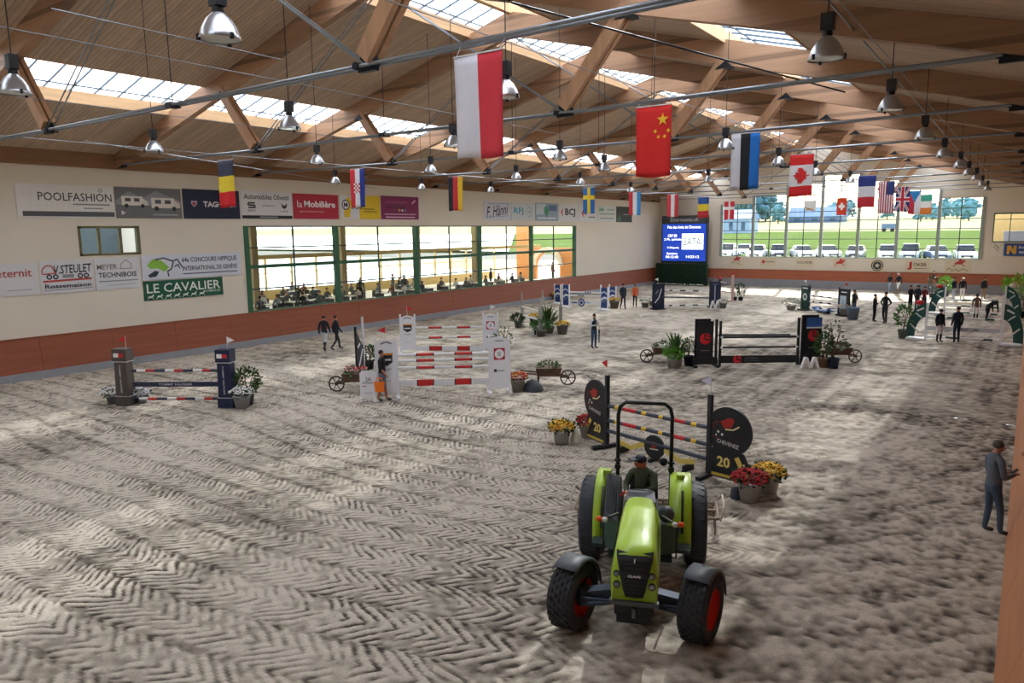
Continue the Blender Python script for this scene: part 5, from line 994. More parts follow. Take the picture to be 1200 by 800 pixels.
bush((-0.212, 55.038), 'small dark plant beside the right rear green wing', 1.3, .35, '2a4030', .4, .25, '4a4f52', 37, 120)
hg = thing('planter_hedge', 'bright yellow green hedge in a white slatted planter at far right', 'hedge', (-.55, 62.0, 0)); 
leaves(520, .95, .75, 1.5, .22, 40).build('foliage', M('86b83e', .6, var=.2), hg)['kind'] = 'stuff'; MB().box((-.85, -.3, 0), (.85, .3, .15)).build('base', M('d8d8d4'), hg)
sl0 = MB().box((-.05, -.34, .1), (.05, -.3, .85)).build('slat', M('e4e4e0'), hg); sl0.location.x = -.8
for i in range(1, 11): share(sl0, 'slat', hg, (-.8+.16*i, 0, 0))
MB().box((-.85, -.3, .1), (.85, .3, .75)).build('box', M('bcbcb6'), hg)
BWD = wood('barrow_wood', '5c4232', 0, var=.2)
def barrow(g, rz, label, load, s=1.0):
    t = thing('wheelbarrow', label, 'wheelbarrow', (*g, 0), rz)
    b = MB(); b.add([(-.42,-.25,.38),(.38,-.22,.38),(.38,.22,.38),(-.42,.25,.38),(-.5,-.32,.68),(.48,-.3,.68),(.48,.3,.68),(-.5,.32,.68)], [(0,3,2,1),(0,1,5,4),(1,2,6,5),(2,3,7,6),(3,0,4,7),(4,5,6,7)]); b.build('tray', BWD, t)
    for q in (-1, 1): MB().bar((-1.05, q*.28, .52), (.75, q*.08, .33), .05, .06).build('handle', BWD, t); MB().box((-.42, q*.24-.03, 0), (-.36, q*.24+.03, .42)).build('leg', BWD, t)
    w_ = MB().tube([(.72+.27*math.cos(2*PI*i/20), 0, .28+.27*math.sin(2*PI*i/20)) for i in range(20)], .028, 6, 0, False, True).build('wheel', M('2a2320'), t)
    b = MB()
    for i in range(6): a = PI*i/3; b.bar((.72, 0, .28), (.72+.26*math.cos(a), 0, .28+.26*math.sin(a)), .025, .03, up=(0, 1, 0))
    b.lathe([(.05, -.08), (.05, .08)], 8, 0, (.72, 0, .28), 1); b.build('spoke', M('2a2320'), w_)
    f = leaves(160, .42, .16, .72, .11, len(label)).build('foliage', M('3d5a2c', .7, var=.2), t); f['kind'] = 'stuff'
    if load:
        b = MB(); q = random.Random(3)
        for i in range(70): b.ball((q.uniform(-.4, .4), q.uniform(-.25, .25), .78+q.random()*.12), .04, 5, q.randrange(len(load)), (1, 1, .7))
        b.build('blossoms', [M(c) for c in load], t)['kind'] = 'stuff'
    return t
barrow((-19.639, 17.646), VR+PI, 'wooden wheelbarrow of pink and red flowers left of the sign board', ['e08a9a', 'c22c36', 'e8b8bf'])
barrow((-14.296, 22.284), VR, 'wooden wheelbarrow with green plants right of the white oxer', None)
barrow((-12.670, 28.968), VR+PI, 'dark wooden wheelbarrow at the left end of the black jump', None)
barrow((-6.331, 32.692), VR, 'dark wooden wheelbarrow at the right end of the black jump', ['7a3a30'])
b = MB(); b.lathe([(.42, 0), (.38, .12), (.2, .34), (.0, .42)], 12); tag(setloc(b.build('upturned_cover', M('33373e', .7)), (-14.316, 21.227, 0)), 'dark grey humped cover lying on the sand beside the wheelbarrow', 'cover')
tt = thing('plant_tub', 'large blue grey tub in front of the man in the black jacket', 'tub', (-8.793, 49.006, 0), 0); pot(tt, .4, .75, '66788c')
tag(setloc(MB().lathe([(.14, 0), (.12, .2), (.0, .25)], 10).build('weight', M('2c3440')), (-4.728, 14.800, 0)), 'small dark weight beside the red flower pot right of the near jump', 'weight')
tag(setloc(MB().lathe([(.16, 0), (.15, .03), (.05, .36), (.0, .38)], 10).build('marker_cone', M('d9d2c0')), (-9.745, 16.519, 0)), 'pale cone between the two flower pots left of the near jump', 'cone')
# ================================================================== FLAGS
def flag(nm, pos, wd, hg, fn, n, label, art=None, seed=1, group='national flags hung from the truss rods'):
    t = thing('flag', label, 'flag', pos, 0, group); nx, ny = n; b = MB(); mats = []; ix = {}; vs = []
    for j in range(ny+1):
        for i in range(nx+1):
            u, v = i/nx, j/ny; vs.append(((u-.5)*wd*(1-.03*v), .018*math.sin(u*9+seed+v*2)*(.3+v)+.03*v*math.sin(seed), -v*hg+.02*math.sin(u*5+seed)*v))
    fs = []; mi = []
    for j in range(ny):
        for i in range(nx):
            h = fn((i+.5)/nx, (j+.5)/ny)
            if h not in ix: ix[h] = len(mats); mats.append(M(h, .75, var=.04))
            fs.append((j*(nx+1)+i, j*(nx+1)+i+1, (j+1)*(nx+1)+i+1, (j+1)*(nx+1)+i)); mi.append(ix[h])
    o = b.add(vs, fs, mi, True).build('cloth', mats, t); sl = o.modifiers.new('thick', 'SOLIDIFY'); sl.thickness = .004
    MB().tube([(-wd/2, 0, .01), (wd/2, 0, .01)], .014, 6).build('hem_rod', M('d8d8da'), t)
    for s in (-1, 1): MB().tube([(s*wd*.45, 0, 0), (s*wd*.45, .15, max(.08, 8.7-pos[2]))], .006, 4).build('cord', M('d8d8da'), t)
    if art: sign_art(t, art(wd, hg), -.045, 'emblem')
    return t
def vb(*c): return lambda u, v: c[min(len(c)-1, int(u*len(c)))]
def hb(*c): return lambda u, v: c[min(len(c)-1, int(v*len(c)))]
def star(cx, cz, r, rot=0): return [(cx+(r if i % 2 == 0 else r*.4)*math.cos(PI/2+rot+PI*i/5), cz+(r if i % 2 == 0 else r*.4)*math.sin(PI/2+rot+PI*i/5)) for i in range(10)]
def y(k): return 9.55+6.76*k
flag('', (-7.340, 9.400, 8.460), 0.973, 1.587, vb('dcdce6', 'd63a48'), (12, 12), 'white and red flag, the largest and nearest to the camera', None, 1)
flag('', (-7.434, 16.160, 8.543), 0.902, 1.607, vb('dc2a28'), (12, 12), 'red flag with five yellow stars', lambda w_, h: [('p', star(w_*.28, -h*.2, .15), 'f2c92a')]+[('p', star(w_*a, -h*b_, .055, .3*i), 'f2c92a') for i, (a, b_) in enumerate(((.44, .36), (.34, .44), (.17, .44), (.08, .36)))], 2)
flag('', (-7.453, 22.920, 8.596), 0.895, 1.693, vb('d5d7df', '1c1e22', '1f72c8'), (12, 12), 'white, black and blue vertical striped flag', None, 3)
leaf = [(0,.5),(.1,.3),(.22,.36),(.18,.1),(.32,.24),(.36,.16),(.5,.2),(.44,.05),(.5,-.02),(.22,-.24),(.26,-.34),(.03,-.3),(.03,-.5),(-.03,-.5),(-.03,-.3),(-.26,-.34),(-.22,-.24),(-.5,-.02),(-.44,.05),(-.5,.2),(-.36,.16),(-.32,.24),(-.18,.1),(-.22,.36),(-.1,.3)]
flag('', (-7.452, 29.680, 8.487), 0.878, 1.579, lambda u, v: 'dd2b2c' if v < .25 or v > .75 else 'e8e8ea', (12, 12), 'red and white flag with a red maple leaf', lambda w_, h: [('p', [(-z*.62, -h*.5+x*.62) for x, z in leaf], 'dd2b2c')], 4)
flag('', (-7.444, 43.200, 8.414), 0.876, 1.664, hb('2b3a82', 'e3e4ea', 'c8303c'), (12, 12), 'blue, white and red flag hung in horizontal bands, in front of far window', None, 5)
flag('', (-7.495, 49.960, 8.449), 0.889, 1.927, lambda u, v: '34407a' if (u > .5 and v < .42) else ('c03040' if int(u*13) % 2 == 0 else 'e6e6ea'), (26, 12), 'flag with vertical red and white stripes and a blue corner', lambda w_, h: [('d', w_*(.55+.09*i), -h*(.06+.08*j), .02, 'e6e6ea') for i in range(5) for j in range(5)], 6)
def uj(u, v):
    x, y_ = abs(u-.5), abs(v-.5); d = abs(x*1.0-y_*1.0)
    if x < .09 or y_ < .06: return 'c8283a'
    if x < .16 or y_ < .11: return 'e8e8ec'
    if d < .035: return 'c8283a'
    if d < .095: return 'e8e8ec'
    return '24356e'
flag('', (-7.484, 56.720, 8.400), 0.886, 1.673, uj, (40, 40), 'flag with red and white crosses over dark blue', None, 7)
flag('', (-7.546, 63.480, 8.368), 0.861, 1.731, lambda u, v: '2f8ac8' if v < .5-abs(u-.5) else ('c8364a' if u < .5 else 'e4e6ee'), (20, 20), 'blue, red and white flag with a blue wedge, right of the crossed flag', None, 8)
flag('', (-7.477, 70.200, 8.335), 0.875, 1.619, hb('3ea590', 'e6e8e8', 'd8803a'), (9, 12), 'green, white and orange flag at the far right of the row', None, 9)
flag('', (-24.530, 16.160, 8.403), 0.964, 1.702, hb('3c4254', 'ead23a', 'd4262e'), (9, 12), 'dark, yellow and red flag hanging over the navy banner at left', None, 10)
flag('', (-24.834, 22.920, 8.526), 0.937, 1.687, vb('cf3440', 'e4e6ee', '2a3f9c'), (12, 12), 'red, white and blue flag with a chequered shield', lambda w_, h: [('r', -w_*.22+w_*.11*i, -h*.62+h*.05*j, -w_*.11+w_*.11*i, -h*.57+h*.05*j, 'c8303a' if (i+j) % 2 else 'ececf0') for i in range(4) for j in range(5)], 11)
flag('', (-24.786, 29.680, 8.546), 0.984, 1.754, vb('262730', 'c8323a', 'e8c02e'), (12, 12), 'black, red and yellow vertical striped flag', None, 12)
flag('', (-24.469, 43.200, 8.518), 0.915, 1.691, lambda u, v: 'ecd02c' if abs(u-.5) < .12 or abs(v-.38) < .08 else '2a6ab4', (24, 24), 'blue flag with a yellow cross', None, 13)
flag('', (-24.373, 49.960, 8.479), 0.977, 1.692, vb('cf3644', 'e6e8ee', '3a8fd0'), (12, 12), 'red, white and light blue flag left of the scoreboard', None, 14)
flag('', (-24.254, 56.720, 8.514), 0.965, 1.792, vb('cf3a46', 'e8e8ec', 'cf3a46'), (12, 12), 'red, white, red vertical striped flag over the scoreboard', None, 15)
flag('', (-24.221, 63.480, 8.515), 1.027, 1.806, hb('2f5aa6', 'e6cf3c', 'c8343c'), (9, 12), 'blue, yellow and red flag at the right edge of the scoreboard', None, 16)
flag('', (-24.162, 70.200, 8.314), 1.006, 1.714, lambda u, v: 'e8e8ec' if abs(u-.5) < .1 or abs(v-.38) < .07 else 'cf3040', (24, 24), 'red flag with a white cross right of the scoreboard', None, 17)
flag('', (-14.019, 70.150, 8.282), 0.845, 1.494, vb('e0482c'), (9, 9), 'orange red flag with a small white cross before the far window', lambda w_, h: [('r', -w_*.3, -h*.57, w_*.3, -h*.41, 'f0f0f0'), ('r', -w_*.11, -h*.7, w_*.11, -h*.28, 'f0f0f0')], 18)
flag('', (-16.664, 70.100, 8.145), 1.033, 0.917, vb('e9eaee'), (9, 9), 'small white flag with orange and green marks before the far window', lambda w_, h: [('s', [(-w_*.3, -h*.85), (w_*.3, -h*.85)], .08, 'd98a3a'), ('s', [(-w_*.4, -h*.7), (0, -h*.8)], .06, '5a9a5a')], 19)

# ================================================================== HIGH-BAY LAMPS
def lamp(label, loc):
    t = thing('hall_lamp', label, 'lamp', loc, 0, 'bell shaped lamps hanging under the roof')
    MB().lathe([(.235, 0), (.24, .015), (.225, .05), (.2, .13), (.14, .23), (.075, .29), (.06, .31)], 24, 0, (0,0,0), 2, False).build('reflector', M('c2c6cc', .28, .75, var=.03), t)
    MB().lathe([(0, .012), (.228, .014)], 24, 0, (0,0,0), 2, False).build('glass_cover', M('cfd6d2', .15), t)
    b = MB(); b.lathe([(.07, .29), (.07, .36), (.05, .38)], 12); b.box((-.085, -.07, .37), (.085, .07, .60)); b.build('gear_box', M('26292d', .5), t, bevel=.008)
    for a in (0, 2.1, 4.2): MB().box((.235*math.cos(a)-.018, .235*math.sin(a)-.018, -.02), (.235*math.cos(a)+.018, .235*math.sin(a)+.018, .05)).build('clip', BLK, t)
    return t
def c_is(l, q): return (Vector(l.location)-Vector(q)).length < 1e-3
ORD = ['nearest', 'second', 'third', 'fourth', 'fifth', 'sixth', 'seventh', 'eighth', 'ninth', 'tenth', 'eleventh']
rows = [('right-hand row over the kick wall', [(-2.468, 10.832, 7.950), (-2.472, 16.283, 7.950), (-2.498, 22.024, 7.950), (-2.581, 28.092, 7.950), (-2.496, 33.382, 7.950), (-2.540, 38.643, 7.950), (-2.498, 43.221, 7.950), (-2.572, 49.934, 7.950), (-2.597, 56.175, 7.950)]),
    ('row among the right-hand flags', [(-7.927, 5.264, 7.950), (-7.518, 10.400, 7.950), (-7.7, 16.75, 7.95), (-7.366, 20.894, 7.950), (-7.631, 27.181, 7.950), (-7.848, 33.529, 7.950), (-7.785, 40.569, 7.950)]),
    ('row just left of the ridge', [(-13.371, 5.154, 7.950), (-13.420, 10.480, 7.950), (-12.816, 15.286, 7.950), (-12.528, 20.233, 7.950), (-13.556, 25.113, 7.950), (-12.773, 27.554, 7.950), (-12.949, 34.496, 7.950)]),
    ('left middle row', [(-19.722, 10.847, 7.950), (-19.257, 16.051, 7.950), (-18.874, 21.163, 7.950), (-18.636, 26.476, 7.950), (-18.405, 31.641, 7.950), (-19.917, 40.248, 7.950)]),
    ('row nearest the left wall', [(-26.208, 22.822, 7.950), (-26.706, 29.161, 7.950), (-25.706, 33.936, 7.950)])]
lp = None
for rn, ps in rows:
    for i, q in enumerate(ps):
        lb = '%s bell shaped hall lamp from the camera, %s' % (ORD[i], rn)
        if lp is None: lp = c = lamp(lb, q); src = copy_tree(lp); src.name = 'hall_lamp'
        else: c = copy_tree(src); c.location = q; c['label'] = lb
        MB().tube([(0, 0, .6), (0, 0, deck(q[0])-q[2]+(.40 if any(a < q[0] < b_ for a, b_, _ in SKY) else .02))], .01, 5).build('hanger', BLK, c)

for ch in list(src.children): bpy.data.objects.remove(ch)
bpy.data.objects.remove(src)
# ================================================================== BANNERS ON THE LEFT WALL
def lw(y0, y1, z0, z1, label, h, items, nm='wall_banner'): return banner(nm, label, 'banner', (XL+.03, (y0+y1)/2, (z0+z1)/2), PI/2, y1-y0-.04, z1-z0, h, items, 'sponsor banners on the left wall')
lw(12.2, 16.0, 6.47, 7.8, 'white banner with large thin grey lettering, leftmost of the upper row', 'dcdcd8', [('t', 'POOLFASHION', .35, .18, 2.9, .34, '4b4e55'), ('r', -1.7, -.62, 1.86, -.42, '55585e'), ('s', [(.2, -.12), (1.7, -.12)], .06, '8a8d92'), ('s', [(.6, -.28), (1.4, -.28)], .05, '8a8d92'), ('d', 1.35, .48, .08, '4b4e55'), ('d', 1.35, .48, .055, 'dcdcd8')])
def van(cx, cz, s): return [('r', cx-.5*s, cz-.12*s, cx+.45*s, cz+.28*s, 'dcd9cf'), ('p', [(cx+.45*s, cz-.12*s), (cx+.7*s, cz-.1*s), (cx+.66*s, cz+.08*s), (cx+.45*s, cz+.2*s)], 'd0cdc4'), ('r', cx-.35*s, cz+.05*s, cx-.1*s, cz+.2*s, '4b5058'), ('r', cx+.05*s, cz+.05*s, cx+.3*s, cz+.2*s, '4b5058'), ('d', cx-.3*s, cz-.14*s, .09*s, '26282c'), ('d', cx+.42*s, cz-.14*s, .09*s, '26282c')]
lw(16.03, 19.1, 6.47, 7.82, 'grey photographic banner showing two pale motorhomes', '6d6f72', [('p', [(-1.5, .1), (-.9, .5), (-.3, .2), (.3, .55), (1.5, .1), (1.5, -.1), (-1.5, -.1)], '8b8f96')]+van(-.75, .0, 1.0)+van(.65, -.08, 1.15)+[('s', [(.1, -.52), (1.3, -.52)], .06, 'a9abae'), ('p', [(-1.3, -.55), (-1.1, -.45), (-1.3, -.35)], 'd8d8d8')])
lw(19.15, 22.2, 6.47, 7.85, 'dark navy banner with bold white lettering behind the dark, yellow and red flag', '1a2540', [('t', 'TAG', -.1, 0, .75, .27, 'e8e8ec', .03), ('t', 'HEUER', .78, 0, .95, .25, 'd8dae2'), ('p', [(-1.1, .14), (-.8, .14), (-.8, 0), (-.95, -.15), (-1.1, 0)], 'b9bcc6'), ('p', [(-1.05, .08), (-.85, .08), (-.85, 0), (-.95, -.1), (-1.05, 0)], 'a83242')])
lw(22.25, 25.4, 6.47, 7.9, 'white car dealer banner with two emblems and a black foot', 'd3d4d6', [('t', 'Automobiles Olivotti', 0, .42, 2.75, .27, '2b2e34', .015), ('s', [(-.75, .1), (-1.15, .1), (-1.15, 0), (-.75, -.02), (-.75, -.13), (-1.15, -.13)], .08, '24262c'), ('t', 'SEAT', -.95, -.29, .5, .1, '2b2e34', .01), ('t', 'VERMEILLE', .05, -.02, .75, .08, '6a6d74'), ('p', [(.85, .12), (1.05, -.02), (1.25, .12), (1.18, -.1), (1.05, -.18), (.92, -.1)], '24262c'), ('t', 'CUPRA', 1.05, -.3, .5, .08, '4a4d54'), ('r', -1.54, -.69, 1.54, -.53, '1d1f24'), ('s', [(-.5, -.61), (.6, -.61)], .05, 'a9acb2')])
lw(25.45, 28.65, 6.5, 7.86, 'crimson red banner with white lettering between white and yellow ones', 'b02a40', [('t', 'la', -1.15, .12, .32, .36, 'efe6e8', .0), ('t', 'Mobilière', .25, .13, 2.2, .36, 'f2eef0', .03), ('t', 'Agence Générale du Jura', -.35, -.28, 1.7, .12, 'd9b4bc')])
lw(28.72, 31.95, 6.52, 7.9, 'yellow and white banner with a black ringed M behind the chequered flag', 'e0bf24', [('r', -1.6, -.68, -.1, .68, 'd8dade'), ('p', [(-1.3, -.6), (-.85, -.6), (-.7, .3), (-.9, .6), (-1.3, .3)], 'e0bf24'), ('d', -1.15, .12, .3, '23242a'), ('d', -1.15, .12, .24, 'd8dade'), ('t', 'M', -1.15, .12, .28, .26, '23242a', .03), ('t', 'en prix', -.3, -.05, .9, .24, '23242a', .02), ('s', [(.2, -.1), (1.1, -.1)], .06, '7a681c'), ('s', [(.2, -.25), (1.3, -.25)], .06, '7a681c')])
lw(32.0, 35.4, 6.52, 7.95, 'purple magenta banner with faint lettering and small coloured logos', '7c2456', [('s', [(-1.3, .35), (.6, .35)], .16, '8f3a6a'), ('s', [(-1.3, .05), (.4, .05)], .2, '662048'), ('s', [(-1.4, -.4), (1.4, -.4)], .06, 'c9a3bb'), ('s', [(-1.3, -.58), (1.3, -.58)], .06, 'dcc3d2'), ('d', -.1, -.15, .07, 'e0b43a'), ('d', .15, -.15, .07, 'e3e3e6'), ('d', .4, -.15, .07, '5a86c8'), ('p', [(1.0, .3), (1.35, .55), (1.4, .45), (1.1, .25)], 'd8a8c0')])
lw(42.3, 45.7, 6.52, 7.92, 'white banner with slanted dark script, first of the far upper row', 'c9ccd6', [('t', 'F. Hänni', 0, .02, 2.6, .8, '3a3050', .01, .12, .3), ('s', [(-1.4, -.5), (1.4, -.35)], .03, '5a78b0'), ('s', [(-1.2, .5), (1.5, .55)], .03, '5a78b0')])
lw(45.75, 49.05, 6.52, 7.9, 'white banner with teal letters and a ring of dots', 'c6ccce', [('t', 'RFJ', -.65, 0, 1.3, .6, '2e9bb4', .02)]+[('d', .8+.38*math.cos(a), .38*math.sin(a), .06, '2e9bb4' if i % 2 else '6fb8a8') for i, a in enumerate([k*PI/5 for k in range(10)])]+[('t', 'GRRIF', .85, .0, .4, .15, '5a6a6e')])
lw(49.1, 52.55, 6.52, 7.95, 'pale blue photographic banner with a green tree shape', '8ea3b4', [('r', -1.6, -.2, -.1, .65, 'b8c8cf'), ('d', -.1, .1, .38, '4a9a78'), ('s', [(-.1, -.5), (-.1, .1)], .1, '3a5a50'), ('r', .3, .1, 1.5, .55, '5a6f9a'), ('s', [(-1.4, -.5), (1.4, -.5)], .12, 'd3dade')])
lw(52.6, 55.95, 6.52, 8.0, 'white banner with black bold letters and a small red arrow', 'd6d8da', [('t', 'BCJ', .25, -.05, 1.7, .75, '26282e', .03), ('p', [(-1.3, 0), (-.95, .35), (-.95, .15), (-1.1, 0), (-.95, -.15), (-.95, -.35)], 'c03038')])
lw(56.0, 59.3, 6.5, 7.95, 'white banner with a red chevron, partly behind the blue flag', 'd6d8da', [('p', [(-1.2, 0), (-.8, .4), (-.7, .4), (-.95, 0), (-.7, -.4), (-.8, -.4)], 'c03038'), ('d', -.45, 0, .18, '8a2a34'), ('s', [(.1, -.35), (1.3, -.35)], .1, '6a6d74')])
lw(59.4, 63.0, 6.5, 8.0, 'white banner with small green lettering', 'd0d4d0', [('t', 'EMA', -1.0, .35, 1.0, .35, '3a9a68', .02), ('s', [(0, .35), (1.5, .35)], .14, '8fb8a4'), ('s', [(-1.5, -.05), (1.5, -.05)], .1, '7aa48c'), ('s', [(-1.4, -.45), (1.4, -.45)], .1, '8a9a94')])
lw(63.1, 66.5, 6.45, 7.95, 'dark grey green banner, last of the far upper row', '3f4440', [('s', [(-.2, 0), (1.2, 0)], .12, '8a8a86'), ('p', [(-1.6, -.7), (-.6, -.7), (-1.0, .1)], '55705a')])
lw(11.0, 12.72, 3.38, 4.65, 'white banner with thin red lettering, leftmost of the lower row', 'd3d4d6', [('t', 'eternit', 0, .25, 1.25, .3, 'b5453c'), ('s', [(-.3, -.42), (.6, -.42)], .03, '9a9ca0')])
lw(9.0, 10.98, 3.38, 4.65, 'white banner with a small grey picture at the left picture edge', 'd3d4d6', [('r', -.4, -.3, .9, .4, '8a8484'), ('p', [(-.4, -.1), (.2, .2), (.9, -.05), (.9, -.3), (-.4, -.3)], '6a5f5c')])
lw(12.76, 14.86, 3.38, 4.72, 'white haulage banner with bold lettering and a red truck outline', 'd3d5da', [('t', 'V.STEULET', .22, .3, 1.5, .36, '2b2d33', .02, .03, .1), ('s', [(-.95, .15), (-.95, .3), (-.8, .46), (-.6, .46), (-.45, .15), (-.95, .12)], .05, 'b84838'), ('s', [(-.95, -.18), (.95, -.14)], .08, 'b84838')]+[('d', x, .0, .11, '26282c') for x in (-.7, -.46, .5, .74)]+[('d', x, .0, .06, 'b9bcc2') for x in (-.7, -.46, .5, .74)]+[('r', -.2, -.06, .25, .08, '8a8d94'), ('t', 'Rossemaison', 0, -.38, 1.8, .17, '2b2d33', .02), ('s', [(-.95, -.55), (.95, -.52)], .03, '9a9ca0')])
lw(14.9, 16.87, 3.38, 4.74, 'white carpentry banner with grey lettering and a house outline', 'd3d5da', [('t', 'MEYER', -.45, .3, .85, .22, '6a6258', .01), ('s', [(.15, .2), (.15, .4), (.38, .58), (.6, .4), (.6, .2), (.05, .2)], .03, '8a7a6a'), ('t', 'TECHNIBOIS', -.02, -.05, 1.65, .22, '3f444c', .02), ('s', [(-.85, -.32), (.85, -.32)], .05, '8d94a4'), ('s', [(-.5, -.5), (.7, -.5)], .03, 'a3a9b6')])
lw(16.93, 22.05, 3.67, 4.8, 'long white horse show banner with green and black horse drawing', 'd0d6e2', [('t', '64e CONCOURS HIPPIQUE', .85, .28, 2.9, .27, '2b3648', .02), ('t', 'INTERNATIONAL DE GENÈVE', .85, -.08, 2.9, .27, '2b3648', .02), ('s', [(-.6, -.36), (2.3, -.36)], .06, '6a7486'),
    ('p', [(-2.3, .1), (-2.0, .38), (-1.6, .3), (-1.25, -.02), (-1.5, -.22), (-1.8, -.05), (-2.15, -.05)], '86bf4a'), ('p', [(-2.3, -.35), (-1.95, -.15), (-1.75, -.2), (-1.9, -.42), (-2.2, -.45)], '2f3d4c'), ('s', [(-1.9, .35), (-1.5, .42), (-1.05, .25), (-.85, .35), (-.6, -.05)], .06, '2b2f38'), ('s', [(-1.05, .22), (-1.15, -.1), (-1.35, -.2), (-1.3, -.45)], .06, '2b2f38'), ('s', [(-1.0, .0), (-.8, .1), (-.75, -.1)], .05, '2b2f38')])
def hrs(cx, cz, s, h): return [('p', [(cx-.16*s, cz), (cx-.1*s, cz+.08*s), (cx+.08*s, cz+.09*s), (cx+.16*s, cz+.17*s), (cx+.22*s, cz+.12*s), (cx+.14*s, cz+.04*s), (cx+.1*s, cz-.02*s), (cx-.1*s, cz-.02*s)], h), ('s', [(cx+.08*s, cz), (cx+.2*s, cz-.1*s)], .03*s, h), ('s', [(cx-.1*s, cz), (cx-.2*s, cz-.12*s)], .03*s, h)]
its = [('t', 'LE CAVALIER', 0, .1, 3.7, .42, 'dfe8e2', .01), ('t', 'ROMAND', 1.4, -.2, .9, .11, 'b9cfc2')]
for i in range(7): its += hrs(-1.7+.42*i, -.31, .8, 'cfdcd4')
lw(16.93, 20.95, 2.74, 3.62, 'dark green banner with white serif lettering and a row of little horses', '16553f', its)

# far wall logos painted on thin cream boards
def fw_(px_, label, w_, h, items): return banner('wall_logo', label, 'logo sign', px_, 0, w_, h, 'd6cab2', items, 'logo boards under the far window')
def rid(cx, cz, s, h): return hrs(cx, cz, s, h)+[('p', [(cx-.05*s, cz+.08*s), (cx+.02*s, cz+.2*s), (cx+.1*s, cz+.18*s), (cx+.08*s, cz+.07*s)], h)]
FWY = YF-.03
def fx(x): return x
fw_((-24.234, 73.050, 2.442), 'red leaping horse logo at the left end under the far window', 1.5, .95, rid(0, .12, 2.0, 'b03a38')+[('s', [(-.5, -.25), (-.2, -.1), (.5, -.3)], .04, '8a7a74')])
fw_((-21.090, 73.050, 2.446), 'faint red and grey logo, second from the left under the far window', 1.5, .8, [('d', -.45, 0, .16, 'c03a38'), ('s', [(-.2, 0), (.6, 0)], .12, '9a948c')])
fw_((-17.626, 73.050, 2.416), 'dark lettered logo, third from the left under the far window', 1.7, .8, [('t', 'SOUVEIR', 0, 0, 1.4, .25, '4a4a4e', .01)])
fw_((-14.498, 73.050, 2.386), 'small red horse logo, fourth from the left under the far window', 1.2, .8, rid(0, 0, 2.2, 'b83a36'))
fw_((-11.309, 73.050, 2.245), 'black round seal under the middle of the far window', 1.2, 1.1, [('d', 0, 0, .5, '26282c'), ('d', 0, 0, .42, 'c9c0ac'), ('d', 0, 0, .36, '2c2e33'), ('p', star(0, 0, .26), 'c9c0ac')])
fw_((-8.098, 73.050, 2.265), 'logo with a big red J and black letters under the far window', 1.9, .9, [('t', 'J', -.6, 0, .35, .7, 'b82a30', .05), ('t', 'OKER', .2, .12, 1.05, .28, '26282c', .02), ('s', [(-.25, -.22), (.75, -.22)], .05, '6a665e')])
fw_((-5.060, 73.050, 2.248), 'red leaping horse logo over dark script at right under the far window', 1.9, 1.1, rid(.1, .25, 2.2, 'b03a38')+[('s', [(-.8, -.3), (-.6, -.1), (-.4, -.35), (-.1, -.2), (.1, -.38), (.4, -.15), (.8, -.35)], .05, '5a504a')])
bb = banner('cabin_banner', 'blue banner with white lettering below the far cabin window', 'banner', (-.35, YF-.12, 3.72), 0, 3.0, 1.0, '1f4c96', [('p', [(-1.3, -.35), (-1.3, .35), (-1.05, .35), (-.85, 0), (-.85, .35), (-.65, .35), (-.65, -.35), (-.85, -.35), (-1.1, .05), (-1.1, -.35)], 'd8a83a'), ('t', 'Bath & Loyer', .35, .18, 1.7, .28, 'e4e8f0', .01), ('t', 'MATERIEL SA', .3, -.2, 1.5, .24, 'e4e8f0', .01)])
wb = banner('cabin_banner', 'white board with grey slanting stripes left of the blue cabin banner', 'banner', (-2.32, YF-.03, 3.72), 0, .9, 1.1, 'e3ddd0', [('s', [(-.2, .45), (.15, .1)], .06, '7a7268'), ('s', [(-.3, .3), (.1, -.1)], .06, '9a9288')])

# ================================================================== SCOREBOARD
sbd = thing('scoreboard', 'large blue video scoreboard with grey header standing in the far left corner', 'scoreboard', (-29.3, 71.6, 0), 0); w0, w1 = -2.35, 2.35
MB().box((w0-.12, 0, 2.2), (w1+.12, .5, 7.1)).build('housing', M('33373c', .6), sbd, bevel=.03)
MB().box((w0, -.03, 6.3), (w1, 0, 7.05)).build('header', M('4a4e52', .6), sbd)
sc_ = MB().box((w0, -.03, 2.45), (w1, 0, 6.25)).build('screen', emis('screen_blue', '1c3fa8', .55), sbd); MB().box((w0-.1, .1, 0), (w0+.1, .4, 2.2)).build('leg', M('33373c'), sbd); MB().box((w1-.1, .1, 0), (w1+.1, .4, 2.2)).build('leg', M('33373c'), sbd)
def etext(par, st, cx, cz, wd, hg, m, yy, nm='lettering'): b = MB(); put_text(b, st, cx, cz, wd, hg, yy, 0, .012); return b.build(nm, m, par)
EW = emis('screen_white', 'ffffff', 1.0)
etext(sbd.children[1], 'Etterments.ch', 0, 6.68, 3.0, .36, M('c9cccf'), -.04)
for st, cx, cz, wd, hg in (('Prix des Amis de Chevenez', 0, 5.93, 3.6, .3), ('CDF BB', -1.25, 5.05, 1.0, .28), ('2 Ph. spéciale', -1.2, 4.65, 1.9, .3), ('0 Départs', -1.15, 3.8, 1.3, .26), ('Starttime', -1.25, 3.22, 1.2, .24), ('00:12:40', -1.25, 2.86, 1.4, .26), ('14:23:12', 1.0, 2.9, 1.4, .26)): etext(sc_, st, cx, cz, wd, hg, EW, -.04)
lg = MB().box((-.2, -.045, 3.65), (2.1, -.035, 5.25)).build('logo_field', EW, sc_); etext(sc_, 'SATA', .95, 4.45, 1.9, .8, M('8fb4c4'), -.055)
hb_ = thing('hedge_screen', 'dark green clipped hedge screen in front of the scoreboard legs', 'hedge', (-29.3, 71.1, 0)); MB().box((-2.7, -.3, 0), (2.75, .3, 2.2)).build('screen_body', M('1c3428', .9, var=.3, sc=14), hb_)
